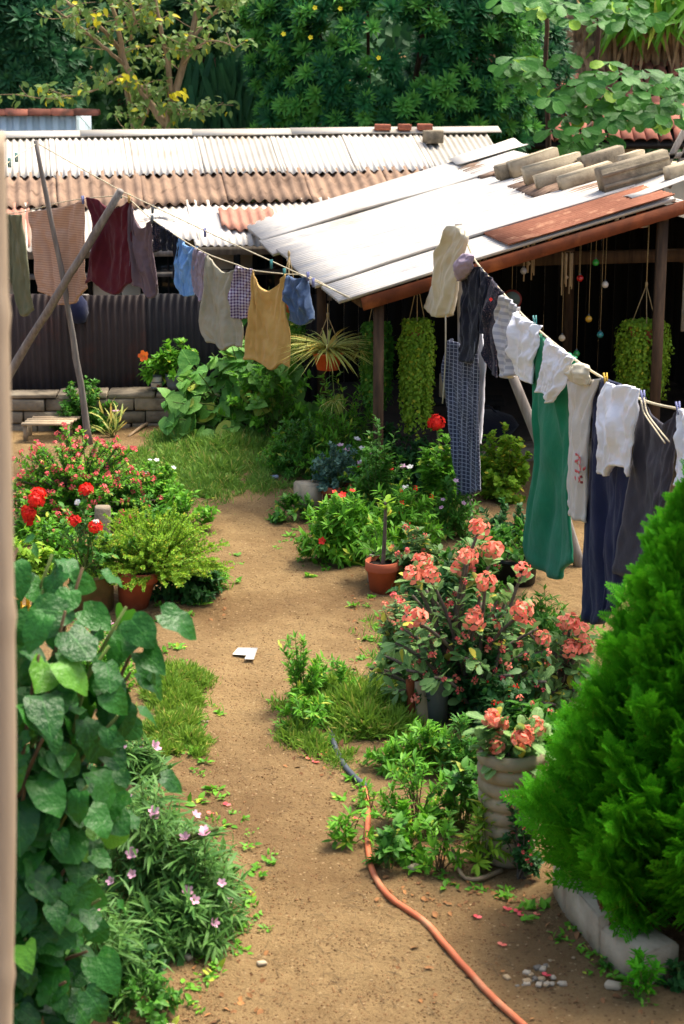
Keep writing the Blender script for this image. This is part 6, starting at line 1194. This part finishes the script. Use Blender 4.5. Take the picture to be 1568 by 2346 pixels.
# low bench, box and bag inside
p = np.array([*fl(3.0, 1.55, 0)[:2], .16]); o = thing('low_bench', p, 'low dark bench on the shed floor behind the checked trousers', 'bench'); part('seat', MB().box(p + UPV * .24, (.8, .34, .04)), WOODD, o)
for x_ in (-.34, .34):
    for y_ in (-.12, .12): part('leg', MB().box(p + np.array([x_, y_, .11]), (.05, .05, .23)), WOODD, o)
q = p + np.array([-.05, 0, .265]); M4 = Matrix.Translation(q + UPV * .12) @ Matrix.Rotation(.5, 4, 'Z'); o = thing('cardboard_box', q, 'beige cardboard box standing on the low dark bench', 'box'); part('body', MB().rbox((.26, .2, .23), M4, .006, .004), mat('cardboard', S(196, 176, 140), S(176, 154, 118), 5, .9, .2, island=0), o); part('flap', MB().rbox((.26, .1, .006), M4 @ Matrix.Translation((0, -.12, .125)) @ Matrix.Rotation(.4, 4, 'X'), .001, .001), bpy.data.materials['cardboard'], o)
p = np.array([*fl(3.35, 1.7, 0)[:2], .16]); o = thing('black_bag', p, 'slumped black bag on the shed floor beside the step', 'bag'); part('body', MB().lathe([(0, 0), (.26, 0), (.30, .07), (.24, .15), (.12, .2), (0, .21)], p, 20, .08), BLK, o, smooth=True); part('strap', MB().tube(poly([p + np.array([-.1, -.05, .19]), p + np.array([0, -.06, .27]), p + np.array([.1, -.05, .19])], 8), .01, 6), BLK, o)
# blue bag on the fence
p = onplane(180, 706, f0, f0 + wx, .10); o = thing('hanging_bag', p, 'dark blue cloth bag hanging on the metal fence behind the knit cloth', 'bag'); part('body', MB().lathe([(0, -.16), (.07, -.14), (.1, -.05), (.085, .06), (.04, .12), (.015, .15)], p, 16, .06), NAVY, o, smooth=True); part('strap', MB().tube([p + UPV * .13, p + np.array([0, .1, .22])], .008, 6), NAVY, o)
p = lp(362, 500, -.35); o = thing('wire_rack', p, 'white wire fan shaped rack hanging under the low eave', 'rack')
for k in range(13): a = R(-78 + 13 * k); part('wire', MB().tube([p, p + np.array([.17 * math.sin(a), 0, -.0 + .085 * math.cos(a) - .05])], .0035, 5), PAPER, o)
# ------------------------------------------------------------------ hose
def gp(x, y, up_=.012): p = G(x, y); return p + UPV * (up_ + .012)
hs_o = [(832, 1800), (841, 1835), (843, 1880), (842, 1930), (846, 1965), (856, 2005), (880, 2045), (925, 2083), (975, 2118), (1012, 2160), (1058, 2213), (1110, 2270), (1160, 2318), (1215, 2368), (1300, 2450)]
hs_k = [(752, 1655), (760, 1685), (768, 1715), (785, 1752), (808, 1780), (832, 1800)]
P = poly([gp(*q) for q in hs_o], 110); P[:, 2] = gh(P[:, 0], P[:, 1]) + .010; o = thing('garden_hose', P[40], 'garden hose snaking over the dirt, grey at one end and orange for the rest', 'hose')
part('orange_section', MB().tube(P, .0155, 12), HOSEO, o, smooth=True); P2 = poly([gp(*q) for q in hs_k], 40); P2[:, 2] = gh(P2[:, 0], P2[:, 1]) + .012; part('grey_section', MB().tube(P2, .0165, 12), HOSEK, o, smooth=True); part('joint', MB().tube([P2[-2], P2[-1], P[2]], .0195, 12), HOSEK, o, smooth=True)
# ------------------------------------------------------------------ litter
cs = [G(533, 1503), G(546, 1489), G(591, 1492), G(582, 1518), G(561, 1517), G(565, 1509)]; V = np.array([c + UPV * (.012 + .012 * U(0, 1)) for c in cs]); mb = MB().add(np.vstack([V, V - UPV * .002]), [[0, 1, 2, 3, 4, 5], [11, 10, 9, 8, 7, 6]] + [[i, (i + 1) % 6, (i + 1) % 6 + 6, i + 6] for i in range(6)])
top('paper_scrap', mb, PAPER, cs[0], 'crumpled white scrap of paper lying on the dirt path', 'paper')
c = G(628, 1096); top('blue_wrapper', MB().rbox((.07, .05, .03), Matrix.Translation(c + UPV * .012) @ Matrix.Rotation(.3, 4, 'Z'), .008, .006), mat('wrapper_blue', S(60, 90, 170), S(220, 224, 230), 40, .4, .2, island=0), c, 'small blue and white wrapper at the lawn edge', 'wrapper')
for i, (px, py) in enumerate(((1148, 2170), (1092, 2106), (1160, 2088), (1228, 2100), (720, 1750), (735, 1735), (705, 1742), (1250, 2240), (518, 1848), (480, 1868), (812, 1880), (1184, 2094), (748, 1728), (1192, 2102))):
    c = G(px, py); top('fallen_petal', scatter(MB(), ROUND, np.array([c + UPV * .008, c + UPV * .01]), np.array([[1, .2, .25], [-.3, 1, .3]]), np.tile(UPV, (2, 1)) + .3 * rnd(2), U(.022, .034, 2)), PPINKR if i % 3 else PCORAL, c, 'fallen coral red petal lying on the dirt', 'petal', 'fallen petals on the dirt')
n = 26; cs = [(1240 + rng.normal() * 28, 2245 + rng.normal() * 20) for _ in range(n)]
SHELL = [mat('shell_' + str(i), c_, None, 30, .7, .2, island=.1) for i, c_ in enumerate((S(178, 164, 140), S(120, 112, 98), S(160, 138, 104)))]
for i, (px, py) in enumerate(cs):
    c = G(px, py); z_ = U(.008, .02); top('pebble', MB().rbox((z_ * 2, z_ * 1.6, z_), Matrix.Translation(c + UPV * z_ * .3) @ Matrix.Rotation(U(0, 6), 4, 'Z'), z_ * .25, z_ * .1), SHELL[i % 3], c, 'small pale pebble in the patch of shells near the edging blocks', 'pebble', 'pale pebbles by the edging blocks')
for i, (px, py, k) in enumerate(((1405, 2262, .03), (950, 1990, .03), (430, 2195, .02), (385, 2360, .03), (600, 2210, .02), (470, 1655, .018))):
    c = G(px, py); top('stone', MB().rbox((k * 2.2, k * 1.5, k), Matrix.Translation(c + UPV * k * .3) @ Matrix.Rotation(U(0, 6), 4, 'Z'), k * .3, k * .1), CONC, c, ['pale stone below the low edging block', 'pale stone among dead leaves by the hose', 'small stone under the pink flowered clump', 'stone at the foot of the left bank', 'small stone alone on the near path', 'whitish stone beside the grass tuft'][i], 'stone')
# small weeds creeping out of the beds
edge = [(430, 1110), (500, 1195), (520, 1340), (345, 1440), (470, 1590), (455, 1750), (570, 1960), (560, 2120), (400, 2330)], [(640, 1190), (720, 1300), (840, 1400), (860, 1500), (620, 1640), (770, 1720), (900, 1960), (1090, 2040), (1290, 2120), (1450, 2290)]
Pw = []
for e_ in edge:
    q = poly(e_, 90); Pw += [G(x + rng.normal() * 22, y + rng.normal() * 16) for x, y in q]
Pw = np.array(Pw); Pk = np.repeat(Pw, 9, 0) + rng.normal(size=(len(Pw) * 9, 3)) * np.array([.018, .018, .0]) + UPV * .004; n = len(Pk); D = rnd(n); D[:, 2] = np.abs(D[:, 2]) * .7 + .15; sz = np.repeat(U(.4, 1.2, len(Pw)), 9) * U(.025, .055, n)
top('ground_weeds', scatter(MB(), OVATE, Pk, D, np.tile(UPV, (n, 1)) + .4 * rnd(n), sz), L['fresh'], (0, 10, 0), 'tiny weeds creeping from the beds onto the dirt', None, kind='stuff')
# gravel, clods and dead leaves: uncountable
def dirt_pts(n, boxes):
    P = []
    for (x0, x1, y0, y1, wgt) in boxes:
        m_ = int(n * wgt); P += [atZ(U(x0, x1), U(y0, y1), 0) for _ in range(m_)]
    P = np.array(P); P[:, 2] = gh(P[:, 0], P[:, 1]) + .014 * fbm(P[:, 0] * 9, P[:, 1] * 8, 21, 3); return P
CL = (np.array([[1, 0, 0], [-.5, .8, 0], [-.6, -.8, .1], [.1, 0, .9], [0, .1, -.5]], float) * .5, [np.array([[0, 1, 3], [1, 2, 3], [2, 0, 3], [1, 0, 4], [2, 1, 4], [0, 2, 4]])])
P = dirt_pts(9500, [(420, 850, 1080, 1500, .2), (400, 800, 1500, 1900, .25), (350, 1350, 1900, 2400, .55)]); n = len(P)
top('gravel', scatter(MB(), CL, P, rnd(n), rnd(n), U(.004, .017, n)), mat('clod', S(150, 112, 74), S(104, 74, 48), 30, .95, .3, island=.35), (0, 9, 0), 'tiny clods and grit strewn over the dirt path', None, kind='stuff')
P = dirt_pts(520, [(860, 1230, 1840, 2090, .45), (640, 900, 1690, 1790, .08), (300, 620, 2050, 2400, .17), (780, 900, 1280, 1560, .12), (400, 520, 1330, 1420, .06), (900, 1500, 2050, 2400, .12)]); n = len(P); P[:, 2] += .006
D = rnd(n); D[:, 2] *= .25; top('dead_leaves', scatter(MB(), OVATE, P, D, np.tile(UPV, (n, 1)) + .5 * rnd(n), U(.02, .055, n)), DRY, (0, 9, 0), 'scattered dry brown leaves on the dirt', None, kind='stuff')
P = dirt_pts(700, [(400, 900, 1150, 2300, .6), (600, 1300, 2050, 2400, .4)]); n = len(P); P[:, 2] += .004; D = rnd(n); D[:, 2] *= .05
top('twig_bits', scatter(MB(), (np.array([[-.02, 0, 0], [.02, 0, 0], [.015, 1, .02], [-.015, 1, .02], [0, .5, .05]]), [np.array([[0, 1, 4], [1, 2, 4], [2, 3, 4], [3, 0, 4]])]), P, D, np.tile(UPV, (n, 1)), U(.02, .08, n)), STEMB, (0, 9, 0), 'thin broken twigs and straw on the dirt', None, kind='stuff')
